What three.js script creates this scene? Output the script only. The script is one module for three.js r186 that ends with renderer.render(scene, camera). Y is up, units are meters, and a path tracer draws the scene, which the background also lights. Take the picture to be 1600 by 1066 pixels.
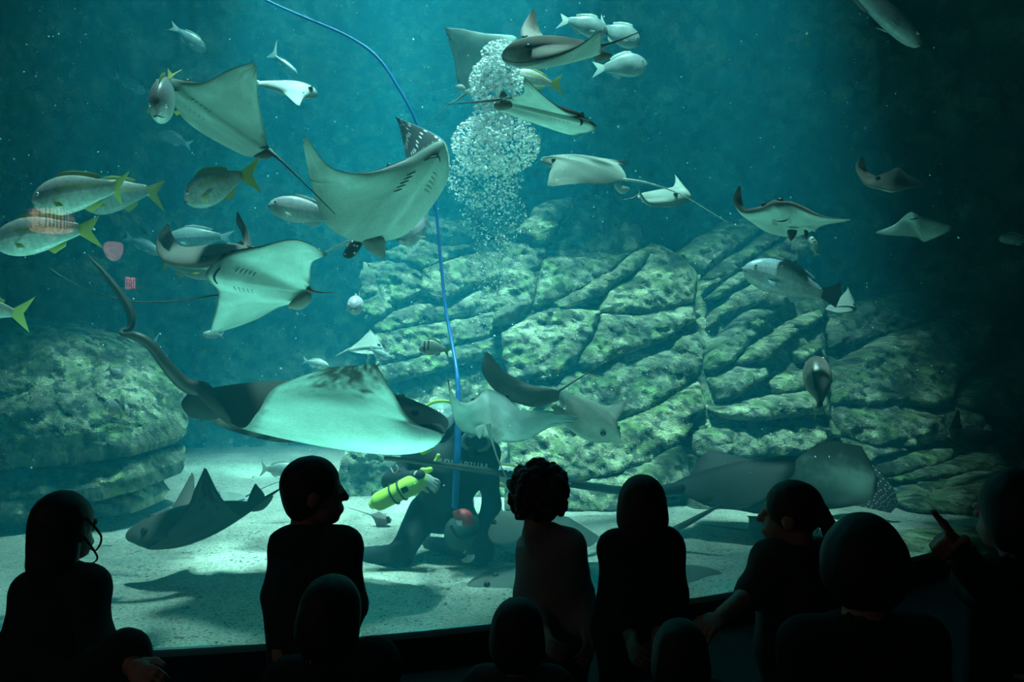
import * as THREE from 'three';
import { mergeGeometries } from 'three/addons/utils/BufferGeometryUtils.js';
import { RectAreaLightUniformsLib } from 'three/addons/lights/RectAreaLightUniformsLib.js';
import { FontLoader } from 'three/addons/loaders/FontLoader.js';
import { TextGeometry } from 'three/addons/geometries/TextGeometry.js';

// ------------------------------------------------------------------ camera, light, water haze, exposure
RectAreaLightUniformsLib.init();
const V = (x, y, z) => new THREE.Vector3(x, y, z);
const scene = new THREE.Scene();
scene.background = new THREE.Color(0, 0, 0);
const FOCAL = 1300, EYE = 1.4;                       // focal length in pixels of a 1600 x 1066 frame, eye height over the sand
const camera = new THREE.PerspectiveCamera(2 * Math.atan(533 / FOCAL) * 180 / Math.PI, 1600 / 1066, 0.05, 60);
camera.position.set(0, EYE, 0);
camera.lookAt(0, EYE, -5);
const renderer = new THREE.WebGLRenderer({ antialias: true });
renderer.toneMapping = THREE.LinearToneMapping;
renderer.toneMappingExposure = 1.3;
renderer.shadowMap.enabled = true;
scene.fog = new THREE.FogExp2(new THREE.Color(0.03, 0.62, 0.88), 0.065);   // cloudy teal water: an even scattering volume lit by the lamps
const WATER_TOP = 4.4;
// tank lamps: x, y, z, target x, y, z, candela, half angle in degrees, penumbra
const LAMPS = [
  [-1.3, 9.4, -7.4, -1.8, 0, -8.2, 930, 17, 1.0],
  [-0.2, 9.4, -6.9, -0.7, 0, -8.0, 880, 16, 1.0],
  [0.3, 9.4, -5.0, 0.9, 0.4, -7.9, 820, 14, 1.0],
  [0.9, 9.4, -5.4, 2.5, 0.6, -7.9, 770, 12, 1.0],
  [-2.0, 9.4, -5.2, -2.1, 0, -5.4, 470, 15, 1.0],
  [-0.2, 9.4, -5.3, -0.2, 0, -5.8, 400, 13, 1.0],
  [1.25, 9.4, -6.0, 2.05, 1.6, -6.05, 600, 6, 1.0],
  [-2.5, 9.4, -6.1, -3.05, 0, -6.5, 380, 7, 1.0],
  [-0.2, 9.4, -4.7, -0.1, 0, -5.3, 420, 6, 0.9],
  [-1.4, 9.4, -5.7, -1.75, 0, -5.4, 1500, 3.2, 0.9],
  [-0.7, 9.4, -4.8, -0.62, 0, -4.85, 900, 2.4, 0.9],
];
// added low lamps behind the sill to brighten the ray bellies; and one behind the rock outcrop
const ADDED_UPLIGHTS = [[-2.5, 190], [-1.55, 120], [-0.6, 210], [0.35, 190], [1.3, 95], [2.3, 50]];   // x, brightness
const LAMP_COLOR = new THREE.Color(0.38, 1.0, 0.89), UP_COLOR = new THREE.Color(0.25, 1.0, 0.8);

// ------------------------------------------------------------------ helpers
let seed = 7;
const rnd = () => { seed = (seed * 1664525 + 1013904223) >>> 0; return seed / 4294967296; };
const rr = (a, b) => a + (b - a) * rnd();
const clamp = THREE.MathUtils.clamp, lerp = THREE.MathUtils.lerp, sstep = THREE.MathUtils.smoothstep;
const at = (px, py, d) => V((px - 800) / FOCAL * d, EYE - (py - 533) / FOCAL * d, -d);   // a point d metres ahead
const hash = (x, y, z) => { let h = Math.imul(x, 374761393) ^ Math.imul(y, 668265263) ^ Math.imul(z, 2147483647 - 40503); h = Math.imul(h ^ (h >>> 13), 1274126177); return ((h ^ (h >>> 16)) >>> 0) / 4294967296; };
function vnoise(x, y, z = 0) {
  const ix = Math.floor(x), iy = Math.floor(y), iz = Math.floor(z); let fx = x - ix, fy = y - iy, fz = z - iz;
  fx = fx * fx * (3 - 2 * fx); fy = fy * fy * (3 - 2 * fy); fz = fz * fz * (3 - 2 * fz);
  const c = (a, b, k) => hash(ix + a, iy + b, iz + k);
  return lerp(lerp(lerp(c(0, 0, 0), c(1, 0, 0), fx), lerp(c(0, 1, 0), c(1, 1, 0), fx), fy), lerp(lerp(c(0, 0, 1), c(1, 0, 1), fx), lerp(c(0, 1, 1), c(1, 1, 1), fx), fy), fz) * 2 - 1;
}
const fbm = (x, y, z = 0, n = 4) => { let s = 0, a = 0.5; for (let i = 0; i < n; i++) { s += a * vnoise(x, y, z + i * 7.3); x *= 2.03; y *= 2.03; z *= 2.03; a *= 0.5; } return s; };
// noise that repeats every `per` cells, for textures
function tnoise(x, y, per, k = 0) {
  const ix = Math.floor(x), iy = Math.floor(y); let fx = x - ix, fy = y - iy; fx = fx * fx * (3 - 2 * fx); fy = fy * fy * (3 - 2 * fy);
  const m = (a) => ((a % per) + per) % per, c = (a, b) => hash(m(ix + a), m(iy + b), k);
  return lerp(lerp(c(0, 0), c(1, 0), fx), lerp(c(0, 1), c(1, 1), fx), fy) * 2 - 1;
}
const tfbm = (u, v, base, n = 4, k = 0) => { let s = 0, a = 0.5, f = base; for (let i = 0; i < n; i++) { s += a * tnoise(u * f, v * f, f, k + i); f *= 2; a *= 0.5; } return s; };
function makeTexture(size, fn, srgb, repeat = 1) {
  const data = new Uint8Array(size * size * 4);
  for (let y = 0; y < size; y++) for (let x = 0; x < size; x++) {
    const c = fn(x / size, y / size), o = (y * size + x) * 4;
    for (let k = 0; k < 3; k++) data[o + k] = clamp(Math.round((Array.isArray(c) ? c[k] : c) * 255), 0, 255);
    data[o + 3] = 255;
  }
  const t = new THREE.DataTexture(data, size, size); t.wrapS = t.wrapT = THREE.RepeatWrapping; t.magFilter = THREE.LinearFilter; t.minFilter = THREE.LinearMipmapLinearFilter;
  if (srgb) t.colorSpace = THREE.SRGBColorSpace;
  t.repeat.set(repeat, repeat); t.needsUpdate = true;
  return t;
}
const lin = (r, g, b) => new THREE.Color().setRGB(r, g, b);
const mat = (c, o = {}) => new THREE.MeshStandardMaterial({ color: Array.isArray(c) ? lin(...c) : c, roughness: 0.8, ...o });
const taken = new Map();
function numbered(n) { const k = taken.get(n) ?? 0; taken.set(n, k + 1); return k ? n + '_' + String(k).padStart(3, '0') : n; }
function tag(o, label, category, group, kind) { o.userData.label = label; o.userData.category = category; if (group) o.userData.group = group; if (kind) o.userData.kind = kind; return o; }
function thing(name, label, category, pos, group, kind) { const g = new THREE.Group(); g.name = numbered(name); if (pos) g.position.copy(pos); tag(g, label, category, group, kind); scene.add(g); return g; }
// a mesh whose geometry is given in world space, hung under a thing placed anywhere
function part(name, geo, m, parent) {
  const o = new THREE.Mesh(geo, m); o.name = name;
  let p = parent, off = V(0, 0, 0); while (p && p !== scene) { off.add(p.position); p = p.parent; }
  geo.translate(-off.x, -off.y, -off.z);
  parent.add(o); return o;
}
function single(name, geo, m, label, category, group, kind) {
  const o = new THREE.Mesh(geo, m); o.name = numbered(name); tag(o, label, category, group, kind);
  geo.computeBoundingBox(); const c = geo.boundingBox.getCenter(V()); c.y = geo.boundingBox.min.y; geo.translate(-c.x, -c.y, -c.z); o.position.copy(c); scene.add(o); return o;
}
const cat = (p0, p1, p2, p3, t) => { const t2 = t * t, t3 = t2 * t; return 0.5 * (2 * p1 + (p2 - p0) * t + (2 * p0 - 5 * p1 + 4 * p2 - p3) * t2 + (3 * p1 - p0 - 3 * p2 + p3) * t3); };
function spline(arr, u) {            // arr of Vector3 or numbers, u in 0..1
  const n = arr.length - 1, f = clamp(u, 0, 1) * n, i = Math.min(Math.floor(f), n - 1), t = f - i, g = (k) => arr[clamp(k, 0, n)];
  if (typeof arr[0] === 'number') return cat(g(i - 1), g(i), g(i + 1), g(i + 2), t);
  return V(cat(g(i - 1).x, g(i).x, g(i + 1).x, g(i + 2).x, t), cat(g(i - 1).y, g(i).y, g(i + 1).y, g(i + 2).y, t), cat(g(i - 1).z, g(i).z, g(i + 1).z, g(i + 2).z, t));
}
function gridGeometry(nu, nv, fn, colorFn) {     // fn(i, j) -> [pos, u, v]
  const pos = [], uv = [], col = [], idx = [];
  for (let i = 0; i <= nu; i++) for (let j = 0; j <= nv; j++) { const [p, a, b] = fn(i, j); pos.push(p.x, p.y, p.z); uv.push(a, b); if (colorFn) col.push(...colorFn(i, j)); }
  for (let i = 0; i < nu; i++) for (let j = 0; j < nv; j++) { const a = i * (nv + 1) + j, b = a + nv + 1; idx.push(a, b, a + 1, b, b + 1, a + 1); }
  const g = new THREE.BufferGeometry(); g.setAttribute('position', new THREE.Float32BufferAttribute(pos, 3)); g.setAttribute('uv', new THREE.Float32BufferAttribute(uv, 2));
  if (colorFn) g.setAttribute('color', new THREE.Float32BufferAttribute(col, 3));
  g.setIndex(idx); g.computeVertexNormals(); return g;
}
function taperTube(points, radii, n = 40, m = 10, flat = 1) {     // a tube through points whose radius follows radii
  const c = []; for (let i = 0; i <= n; i++) c.push(spline(points, i / n));
  let nrm = null;
  const frames = c.map((p, i) => {
    const t = c[Math.min(i + 1, n)].clone().sub(c[Math.max(i - 1, 0)]).normalize();
    if (!nrm) nrm = Math.abs(t.y) < 0.9 ? V(0, 1, 0) : V(1, 0, 0);
    nrm = nrm.clone().sub(t.clone().multiplyScalar(nrm.dot(t))).normalize();
    return [p, nrm.clone(), t.clone().cross(nrm)];
  });
  const g = gridGeometry(n, m, (i, j) => { const [p, a, b] = frames[i], r = Math.max(spline(radii, i / n), 0.0008), w = j / m * Math.PI * 2; return [p.clone().addScaledVector(a, Math.cos(w) * r * flat).addScaledVector(b, Math.sin(w) * r), i / n * 4, j / m]; });
  const caps = [0, n].map((i) => { const e = new THREE.SphereGeometry(Math.max(spline(radii, i / n), 0.0008), 8, 6); e.translate(c[i].x, c[i].y, c[i].z); return e; });
  return mergeGeometries([g, ...caps].map((x) => { x.deleteAttribute('color'); return x; }));
}
function lens(pts, th) {                          // a fin: a thin lens over an outline of points
  const n = pts.length, c = V(0, 0, 0); pts.forEach((p) => c.addScaledVector(p, 1 / n));
  const N = V(0, 0, 0); for (let i = 0; i < n; i++) N.add(pts[i].clone().sub(c).cross(pts[(i + 1) % n].clone().sub(c))); N.normalize();
  const pos = [], uv = [], idx = [], add = (p) => { pos.push(p.x, p.y, p.z); uv.push(p.x * 2, p.y * 2); return pos.length / 3 - 1; };
  for (const s of [1, -1]) {
    const k = add(c.clone().addScaledVector(N, th * s));
    const mid = pts.map((p) => add(p.clone().lerp(c, 0.35).addScaledVector(N, th * 0.7 * s))), rim = pts.map((p) => add(p.clone().addScaledVector(N, th * 0.12 * s)));
    for (let i = 0; i < n; i++) { const j = (i + 1) % n, f = (a, b, e) => (s > 0 ? idx.push(a, b, e) : idx.push(a, e, b)); f(k, mid[i], mid[j]); f(mid[i], rim[i], rim[j]); f(mid[i], rim[j], mid[j]); }
    if (s < 0) for (let i = 0; i < n; i++) { const j = (i + 1) % n, top = 1 + n; idx.push(top + i, rim[i], rim[j], top + i, rim[j], top + j); }
  }
  const g = new THREE.BufferGeometry(); g.setAttribute('position', new THREE.Float32BufferAttribute(pos, 3)); g.setAttribute('uv', new THREE.Float32BufferAttribute(uv, 2)); g.setIndex(idx); g.computeVertexNormals(); return g;
}
// outline points with a rounded course through them
const smoothLoop = (pts, n) => { const o = [], m = pts.length; for (let i = 0; i < m; i++) for (let k = 0; k < n; k++) { const g = (q) => pts[(q + m) % m], t = k / n; o.push(V(cat(g(i - 1).x, g(i).x, g(i + 1).x, g(i + 2).x, t), cat(g(i - 1).y, g(i).y, g(i + 1).y, g(i + 2).y, t), cat(g(i - 1).z, g(i).z, g(i + 1).z, g(i + 2).z, t))); } return o; };
const ball = (p, r, sx = 1, sy = 1, sz = 1, n = 12) => { const g = new THREE.SphereGeometry(r, n, Math.max(6, n * 0.7 | 0)); g.scale(sx, sy, sz); g.translate(p.x, p.y, p.z); return g; };
const box = (x0, x1, y0, y1, z0, z1) => { const g = new THREE.BoxGeometry(x1 - x0, y1 - y0, z1 - z0); g.translate((x0 + x1) / 2, (y0 + y1) / 2, (z0 + z1) / 2); return g; };
// surface of a distance field on a grid
function surfaceNets(f, lo, hi, cell) {
  const n = [0, 1, 2].map((k) => Math.ceil((hi.getComponent(k) - lo.getComponent(k)) / cell) + 1), [nx, ny, nz] = n, val = new Float32Array(nx * ny * nz), p = V();
  const I = (x, y, z) => (z * ny + y) * nx + x;
  for (let z = 0; z < nz; z++) for (let y = 0; y < ny; y++) for (let x = 0; x < nx; x++) val[I(x, y, z)] = f(p.set(lo.x + x * cell, lo.y + y * cell, lo.z + z * cell));
  const pos = [], uv = [], idx = [], vi = new Int32Array(nx * ny * nz).fill(-1);
  for (let z = 0; z < nz - 1; z++) for (let y = 0; y < ny - 1; y++) for (let x = 0; x < nx - 1; x++) {
    let s = 0, sx = 0, sy = 0, sz = 0;
    const c = (dx, dy, dz) => val[I(x + dx, y + dy, z + dz)];
    const edge = (ax, ay, az, bx, by, bz) => { const a = c(ax, ay, az), b = c(bx, by, bz); if ((a < 0) !== (b < 0)) { const t = a / (a - b); s++; sx += ax + (bx - ax) * t; sy += ay + (by - ay) * t; sz += az + (bz - az) * t; } };
    for (let i = 0; i < 2; i++) for (let j = 0; j < 2; j++) { edge(0, i, j, 1, i, j); edge(i, 0, j, i, 1, j); edge(i, j, 0, i, j, 1); }
    if (!s) continue;
    vi[I(x, y, z)] = pos.length / 3; const X = lo.x + (x + sx / s) * cell, Y = lo.y + (y + sy / s) * cell; pos.push(X, Y, lo.z + (z + sz / s) * cell); uv.push(X * 4, Y * 4);
  }
  const quad = (a, b, c2, d, flip) => { if (a < 0 || b < 0 || c2 < 0 || d < 0) return; flip ? idx.push(a, c2, b, a, d, c2) : idx.push(a, b, c2, a, c2, d); };
  for (let z = 1; z < nz - 1; z++) for (let y = 1; y < ny - 1; y++) for (let x = 1; x < nx - 1; x++) {
    const a = val[I(x, y, z)] < 0;
    if (a !== val[I(x + 1, y, z)] < 0) quad(vi[I(x, y - 1, z - 1)], vi[I(x, y, z - 1)], vi[I(x, y, z)], vi[I(x, y - 1, z)], !a);
    if (a !== val[I(x, y + 1, z)] < 0) quad(vi[I(x - 1, y, z - 1)], vi[I(x - 1, y, z)], vi[I(x, y, z)], vi[I(x, y, z - 1)], !a);
    if (a !== val[I(x, y, z + 1)] < 0) quad(vi[I(x - 1, y - 1, z)], vi[I(x, y - 1, z)], vi[I(x, y, z)], vi[I(x - 1, y, z)], !a);
  }
  const g = new THREE.BufferGeometry(); g.setAttribute('position', new THREE.Float32BufferAttribute(pos, 3)); g.setAttribute('uv', new THREE.Float32BufferAttribute(uv, 2)); g.setIndex(idx); g.computeVertexNormals(); return g;
}
const smin = (a, b, k) => { const h = Math.max(k - Math.abs(a - b), 0) / k; return Math.min(a, b) - h * h * k * 0.25; };
const cone = (a, b, ra, rb) => { const ab = b.clone().sub(a), l2 = Math.max(ab.lengthSq(), 1e-9); return (p) => { const t = clamp(((p.x - a.x) * ab.x + (p.y - a.y) * ab.y + (p.z - a.z) * ab.z) / l2, 0, 1), dx = p.x - a.x - ab.x * t, dy = p.y - a.y - ab.y * t, dz = p.z - a.z - ab.z * t; return Math.sqrt(dx * dx + dy * dy + dz * dz) - (ra + (rb - ra) * t); }; };
const ell = (c, rx, ry, rz) => (p) => { const x = (p.x - c.x) / rx, y = (p.y - c.y) / ry, z = (p.z - c.z) / rz, k = Math.sqrt(x * x + y * y + z * z); return (k - 1) * Math.min(rx, ry, rz); };
const union = (list, k) => (p) => { let d = 1e9; for (const f of list) d = smin(d, f(p), k); return d; };

// ------------------------------------------------------------------ textures
const sandTex = makeTexture(1024, (u, v) => {
  let c = 0.64 + 0.13 * tfbm(u, v, 8, 4, 11) + 0.10 * tnoise(u * 256, v * 256, 256, 3) + 0.06 * tnoise(u * 512, v * 512, 512, 5);
  const sp = tnoise(u * 170, v * 170, 170, 21), pat = tfbm(u, v, 10, 3, 31);
  if (sp > 0.72 - 0.34 * Math.max(0, pat)) c *= 0.42;                 // dark shell and gravel grains
  const sp2 = tnoise(u * 330, v * 330, 330, 22); if (sp2 > 0.8 - 0.3 * Math.max(0, pat)) c *= 0.6;
  return [c * 1.0, c * 0.985, c * 0.9];
}, true);
const sandBump = makeTexture(1024, (u, v) => 0.5 + 0.3 * tfbm(u, v, 24, 4, 41) + 0.15 * tnoise(u * 300, v * 300, 300, 42), false);
const rockTex = makeTexture(1024, (u, v) => {
  const a = tfbm(u, v, 5, 5, 51), b = tfbm(u, v, 16, 5, 61), w = Math.abs(tfbm(u + 0.06 * a, v + 0.06 * b, 7, 4, 71)), g = tnoise(u * 220, v * 220, 220, 81);
  let c = 0.55 + 0.34 * a + 0.36 * b + 0.1 * g;
  let r = c * 0.98, gg = c * 1.0, bl = c * 0.84;
  const moss = sstep(tfbm(u, v, 9, 4, 91), 0.02, 0.28); r = lerp(r, c * 0.70, moss * 0.8); gg = lerp(gg, c * 0.86, moss * 0.8); bl = lerp(bl, c * 0.52, moss * 0.8);
  const crust = sstep(0.06 - w, 0, 0.06); r += crust * 0.16; gg += crust * 0.17; bl += crust * 0.10;
  const dark = sstep(tfbm(u, v, 20, 3, 95), 0.18, 0.35); r *= 1 - 0.5 * dark; gg *= 1 - 0.48 * dark; bl *= 1 - 0.42 * dark;
  return [r, gg, bl];
}, true);
const rockBump = makeTexture(1024, (u, v) => 0.5 + 0.35 * tfbm(u, v, 12, 6, 101) + 0.12 * tnoise(u * 200, v * 200, 200, 103), false);
const skinTex = makeTexture(512, (u, v) => 0.84 + 0.14 * tfbm(u, v, 6, 5, 111) + 0.05 * tnoise(u * 160, v * 160, 160, 113), true);
const spotTex = makeTexture(512, (u, v) => {
  const k = 9, x = u * k, y = v * k; let d = 9;
  for (let i = -1; i <= 1; i++) for (let j = -1; j <= 1; j++) { const cx = Math.floor(x) + i, cy = Math.floor(y) + j, m = (q) => ((q % k) + k) % k, hx = hash(m(cx), m(cy), 5), hy = hash(m(cx), m(cy), 6); d = Math.min(d, Math.hypot(cx + 0.2 + 0.6 * hx - x, cy + 0.2 + 0.6 * hy - y)); }
  const s = sstep(0.2 - d, 0, 0.07), b = 0.24 + 0.05 * tfbm(u, v, 6, 4, 120); return [lerp(b, 0.95, s), lerp(b, 0.95, s), lerp(b * 1.02, 0.92, s)];
}, true, 1.6);
const clothBump = makeTexture(256, (u, v) => 0.5 + 0.25 * Math.sin(u * 6.2832 * 48) * Math.sin(v * 6.2832 * 48) + 0.2 * tfbm(u, v, 8, 3, 131), false);
const waveBump = makeTexture(512, (u, v) => 0.5 + 0.45 * tfbm(u, v, 6, 4, 141), false);

const sandMat = mat([1, 1, 1], { map: sandTex, bumpMap: sandBump, bumpScale: 0.006, roughness: 0.95 });
const rockMat = mat([0.95, 0.95, 0.95], { map: rockTex, bumpMap: rockBump, bumpScale: 0.03, roughness: 0.9 });
const rockMat2 = mat([0.82, 0.82, 0.78], { map: rockTex, bumpMap: rockBump, bumpScale: 0.03, roughness: 0.9 });
const blackPaint = mat([0.012, 0.012, 0.013], { roughness: 0.85 });
const sillPaint = new THREE.MeshPhysicalMaterial({ color: lin(0.01, 0.01, 0.011), roughness: 1, specularIntensity: 0.2 });
const concrete = mat([0.02, 0.02, 0.022], { roughness: 0.9 });

// ------------------------------------------------------------------ the place: viewing room and tank
const paneZ = (x) => -(3.97 + 0.33 * x + 0.06 * x * x);               // course of the curved window seen from above
const FLOOR = -0.1;
const structure = (name, geo, m, label) => { const o = single(name, geo, m, label, 'structure', null, 'structure'); delete o.userData.category; o.userData.category = name.startsWith('wall') ? 'wall' : name.startsWith('window') ? 'window' : name.startsWith('trim') ? 'trim' : name.startsWith('floor') ? 'floor' : 'ceiling'; return o; };
structure('floor', box(-5.4, 6.2, FLOOR - 0.2, FLOOR, -7.0, 6.5), concrete, 'dark floor of the viewing room in front of the tank');
structure('ceiling', box(-7.3, 8.3, 10.2, 10.4, -11.6, 6.7), blackPaint, 'black ceiling over the viewing room and the tank');
structure('wall_back', box(-5.6, 6.4, FLOOR, 10.2, 6.5, 6.7), blackPaint, 'black rear wall of the viewing room');
structure('wall_left', box(-5.6, -5.4, FLOOR, 10.2, -3.3, 6.5), blackPaint, 'black side wall of the viewing room on the left');
structure('wall_right', box(6.2, 6.4, FLOOR, 10.2, -7.3, 6.5), blackPaint, 'black side wall of the viewing room on the right');
// a wall that follows the window's curve between x0 and x1, y0 and y1
function curvedWall(x0, x1, y0, y1, t, out = 0) {
  const n = 40, g = [], P = (i, k, y) => { const x = lerp(x0, x1, i / n); return V(x, y, paneZ(x) + out + (k ? -t : 0)); };
  const loop = [[0, y0], [0, y1], [1, y1], [1, y0], [0, y0]];
  g.push(gridGeometry(n, 4, (i, j) => [P(i, loop[j][0], loop[j][1]), lerp(x0, x1, i / n), j]).toNonIndexed());
  for (const i of [0, n]) g.push(gridGeometry(1, 1, (a, b) => [P(i, a, b ? y1 : y0), a, b]).toNonIndexed());
  const m = mergeGeometries(g); m.computeVertexNormals(); return m;
}
const WX0 = -3.3, WX1 = 4.15;
structure('wall_front', curvedWall(-5.5, 6.3, 3.95, 10.2, 0.25, 0.1), blackPaint, 'black bulkhead above the aquarium window');
structure('wall_front_left', curvedWall(-5.5, WX0, FLOOR, 3.95, 0.25, 0.1), blackPaint, 'black wall beside the aquarium window on the left');
structure('wall_front_right', curvedWall(WX1, 6.3, FLOOR, 3.95, 0.25, 0.1), blackPaint, 'black wall beside the aquarium window on the right');
structure('trim_1', curvedWall(WX0, WX1, FLOOR - 0.2, 0.05, 0.09, 0.06), sillPaint, 'black sill under the aquarium window');
{
  const glass = new THREE.MeshPhysicalMaterial({ color: 0xffffff, transmission: 1, thickness: 0, roughness: 0, ior: 1.5 });
  const g = gridGeometry(60, 1, (i, j) => { const x = lerp(WX0, WX1, i / 60); return [V(x, j ? 3.95 : 0, paneZ(x)), x, j]; });
  structure('window_1', g, glass, 'curved clear viewing window of the aquarium');
}
// tank walls of artificial rock
function rockWall(P, nu, nv, amp, uvs) {       // P(a, b) -> [point, normal], a, b in 0..1
  return gridGeometry(nu, nv, (i, j) => {
    const [p, n] = P(i / nu, j / nv); const s = p.x * 0.55 + p.y * 1.1 + p.z * 0.3;
    const w = fbm(p.x * 0.9, p.y * 0.9, p.z * 0.9, 4), st = vnoise(s * 2.2 + w * 2, p.x * 0.35 + p.z * 0.3, p.y * 0.3);
    const blocks = Math.abs(vnoise(p.x * 1.3 + w, p.y * 1.9 + w * 0.7, p.z * 1.3));
    return [p.clone().addScaledVector(n, amp * (0.9 * w + 0.35 * st + 0.35 * Math.min(blocks * 3, 1) + 0.25 * fbm(p.x * 4, p.y * 4, p.z * 4, 3))), (p.x + p.z) * uvs, p.y * uvs];
  });
}
structure('wall_tank_back', rockWall((a, b) => [V(lerp(-7.2, 8.2, a), lerp(-0.3, 10.2, b), -10.6 + 0.25 * Math.sin(a * 7)), V(0, 0, 1)], 260, 110, 0.55, 0.45), rockMat2, 'rough artificial rock wall at the far end of the tank');
structure('wall_tank_left', rockWall((a, b) => [V(-6.4, lerp(-0.3, 10.2, b), lerp(-3.1, -11.3, a)), V(1, 0, 0)], 120, 100, 0.5, 0.45), rockMat2, 'rough artificial rock wall closing the tank on the left');
structure('wall_tank_right', rockWall((a, b) => [V(7.3, lerp(-0.3, 10.2, b), lerp(-11.3, -7.3, a)), V(-1, 0, 0)], 60, 100, 0.3, 0.45), rockMat2, 'rough artificial rock wall closing the tank on the right');
// sand bed
const sandY = (x, z) => 0.005 + 0.03 * fbm(x * 0.8, z * 0.8, 3, 3) + 0.012 * vnoise(x * 1.2, z * 5 + fbm(x, z, 1, 2) * 2, 9) + 0.006 * fbm(x * 6, z * 6, 5, 3) + 0.10 * sstep(-z, 7.5, 9.5);
{
  const g = gridGeometry(300, 200, (i, j) => { const x = lerp(-6.6, 7.4, i / 300), z0 = paneZ(clamp(x, -5, 5)), z = lerp(z0 - 0.15, -11.2, Math.pow(j / 200, 1.4)); return [V(x, sandY(x, z), z), x / 2.3, z / 2.3]; });
  g.setIndex(Array.from(g.index.array).reverse()); g.computeVertexNormals();
  structure('floor_sand', g, sandMat, 'pale speckled sand bed of the aquarium');
}
// water surface seen from below
{
  const g = gridGeometry(160, 120, (i, j) => { const x = lerp(-5.7, 6.0, i / 160), z = lerp(Math.min(-6.6, paneZ(x) - 0.5), -9.9, j / 120); return [V(x, WATER_TOP + 0.035 * fbm(x * 1.6, z * 1.6, 2, 3), z), x / 1.5, z / 1.5]; });
  const o = single('water_surface', g, new THREE.MeshPhysicalMaterial({ color: 0xffffff, transmission: 1, thickness: 0, roughness: 0.02, ior: 1.33, bumpMap: waveBump, bumpScale: 0.02 }), 'rippled underside of the water surface high over the tank', 'water', null, 'stuff');
}
// lamps above the water
const lampMetal = mat([0.05, 0.05, 0.055], { roughness: 0.5, metalness: 0.6 });
const lampGlow = new THREE.MeshStandardMaterial({ color: 0x222222, emissive: new THREE.Color(0.8, 1, 0.95), emissiveIntensity: 3 });
LAMPS.forEach(([x, y, z, tx, ty, tz, cd, ang, pen], i) => {
  const g = thing('tank_lamp', 'round spot lamp hung above the water, number ' + i + ' out of frame', 'lamp', V(x, y, z), 'spot lamps above the tank');
  g.userData.label = 'round spot lamp hung above the tank water, out of the picture';
  const h = new THREE.LatheGeometry([[0.0, 0.32], [0.08, 0.32], [0.14, 0.24], [0.15, 0.03], [0.135, 0.03], [0.13, 0.05]].map((q) => new THREE.Vector2(...q)), 24);
  const lensG = new THREE.CylinderGeometry(0.13, 0.13, 0.01, 24); lensG.translate(0, 0.05, 0);
  const stem = new THREE.CylinderGeometry(0.02, 0.02, 10.2 - y - 0.32, 8); stem.translate(0, 0.32 + (10.2 - y - 0.32) / 2, 0);
  for (const [n, q, m] of [['housing', h, lampMetal], ['lamp_lens', lensG, lampGlow], ['stem', stem, lampMetal]]) { const o = new THREE.Mesh(q, m); o.name = n; g.add(o); }
  const l = new THREE.SpotLight(LAMP_COLOR, cd, 0, ang * Math.PI / 180, pen, 2); l.name = 'tank_lamp_light'; l.position.set(x, y + 0.02, z); l.target.position.set(tx, ty, tz); l.castShadow = true; l.shadow.radius = 9; l.shadow.mapSize.set(1024, 1024);
  scene.add(l, l.target);
});

const upGlow = new THREE.MeshStandardMaterial({ color: 0x222222, emissive: UP_COLOR, emissiveIntensity: 0.6 });
function lowLamp(name, label, p, dir, cd, ang, group) {
  const g = thing(name, label, 'lamp', p, group), q = new THREE.Quaternion().setFromUnitVectors(V(0, 1, 0), dir.clone().normalize());
  const can = new THREE.LatheGeometry([[0, -0.06], [0.045, -0.06], [0.05, 0.012], [0.042, 0.012], [0.042, 0]].map((r) => new THREE.Vector2(...r)), 16); can.applyQuaternion(q);
  const face = new THREE.CylinderGeometry(0.042, 0.042, 0.006, 16); face.applyQuaternion(q);
  for (const [n, geo, m] of [['housing', can, lampMetal], ['lamp_lens', face, upGlow]]) { const o = new THREE.Mesh(geo, m); o.name = n; g.add(o); }
  const l = new THREE.SpotLight(UP_COLOR, cd, 0, ang * Math.PI / 180, 1, 2); l.name = name + '_light'; l.position.copy(p).addScaledVector(dir.clone().normalize(), 0.02); l.target.position.copy(p).addScaledVector(dir, 3); l.castShadow = true; l.shadow.radius = 2.5; scene.add(l, l.target);
}
ADDED_UPLIGHTS.forEach(([x, bright]) => {  // strip lamps added to light the undersides of the rays
  const w = 0.85, p = V(x, -0.07, paneZ(x) - 0.1), turn = Math.atan2(-(0.33 + 0.12 * x), 1), g = thing('added_uplight', 'added low strip uplight behind the sill that brightens the ray bellies, hidden from view', 'lamp', p, 'added uplights behind the sill');
  g.userData.category = 'lamp'; g.userData.group = 'added uplights behind the sill'; g.position.copy(p); g.rotation.order = 'YXZ'; g.rotation.y = -turn; g.rotation.x = -0.75;
  const can = new THREE.BoxGeometry(w, 0.05, 0.09); can.translate(0, -0.03, 0); const face = new THREE.BoxGeometry(w - 0.02, 0.008, 0.06);
  for (const [n, geo, m] of [['housing', can, lampMetal], ['lamp_lens', face, upGlow]]) { const o = new THREE.Mesh(geo, m); o.name = n; g.add(o); }
  const l = new THREE.RectAreaLight(UP_COLOR, bright, w - 0.02, 0.06); l.name = 'added_uplight_light'; l.position.set(0, 0.012, 0); l.rotation.x = Math.PI / 2; g.add(l);
});
lowLamp('rock_floodlight', 'flood lamp standing hidden behind the rock outcrop', V(-1.15, 0.9, -9.15), V(-1, -0.15, 0.75), 95, 40);

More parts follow.
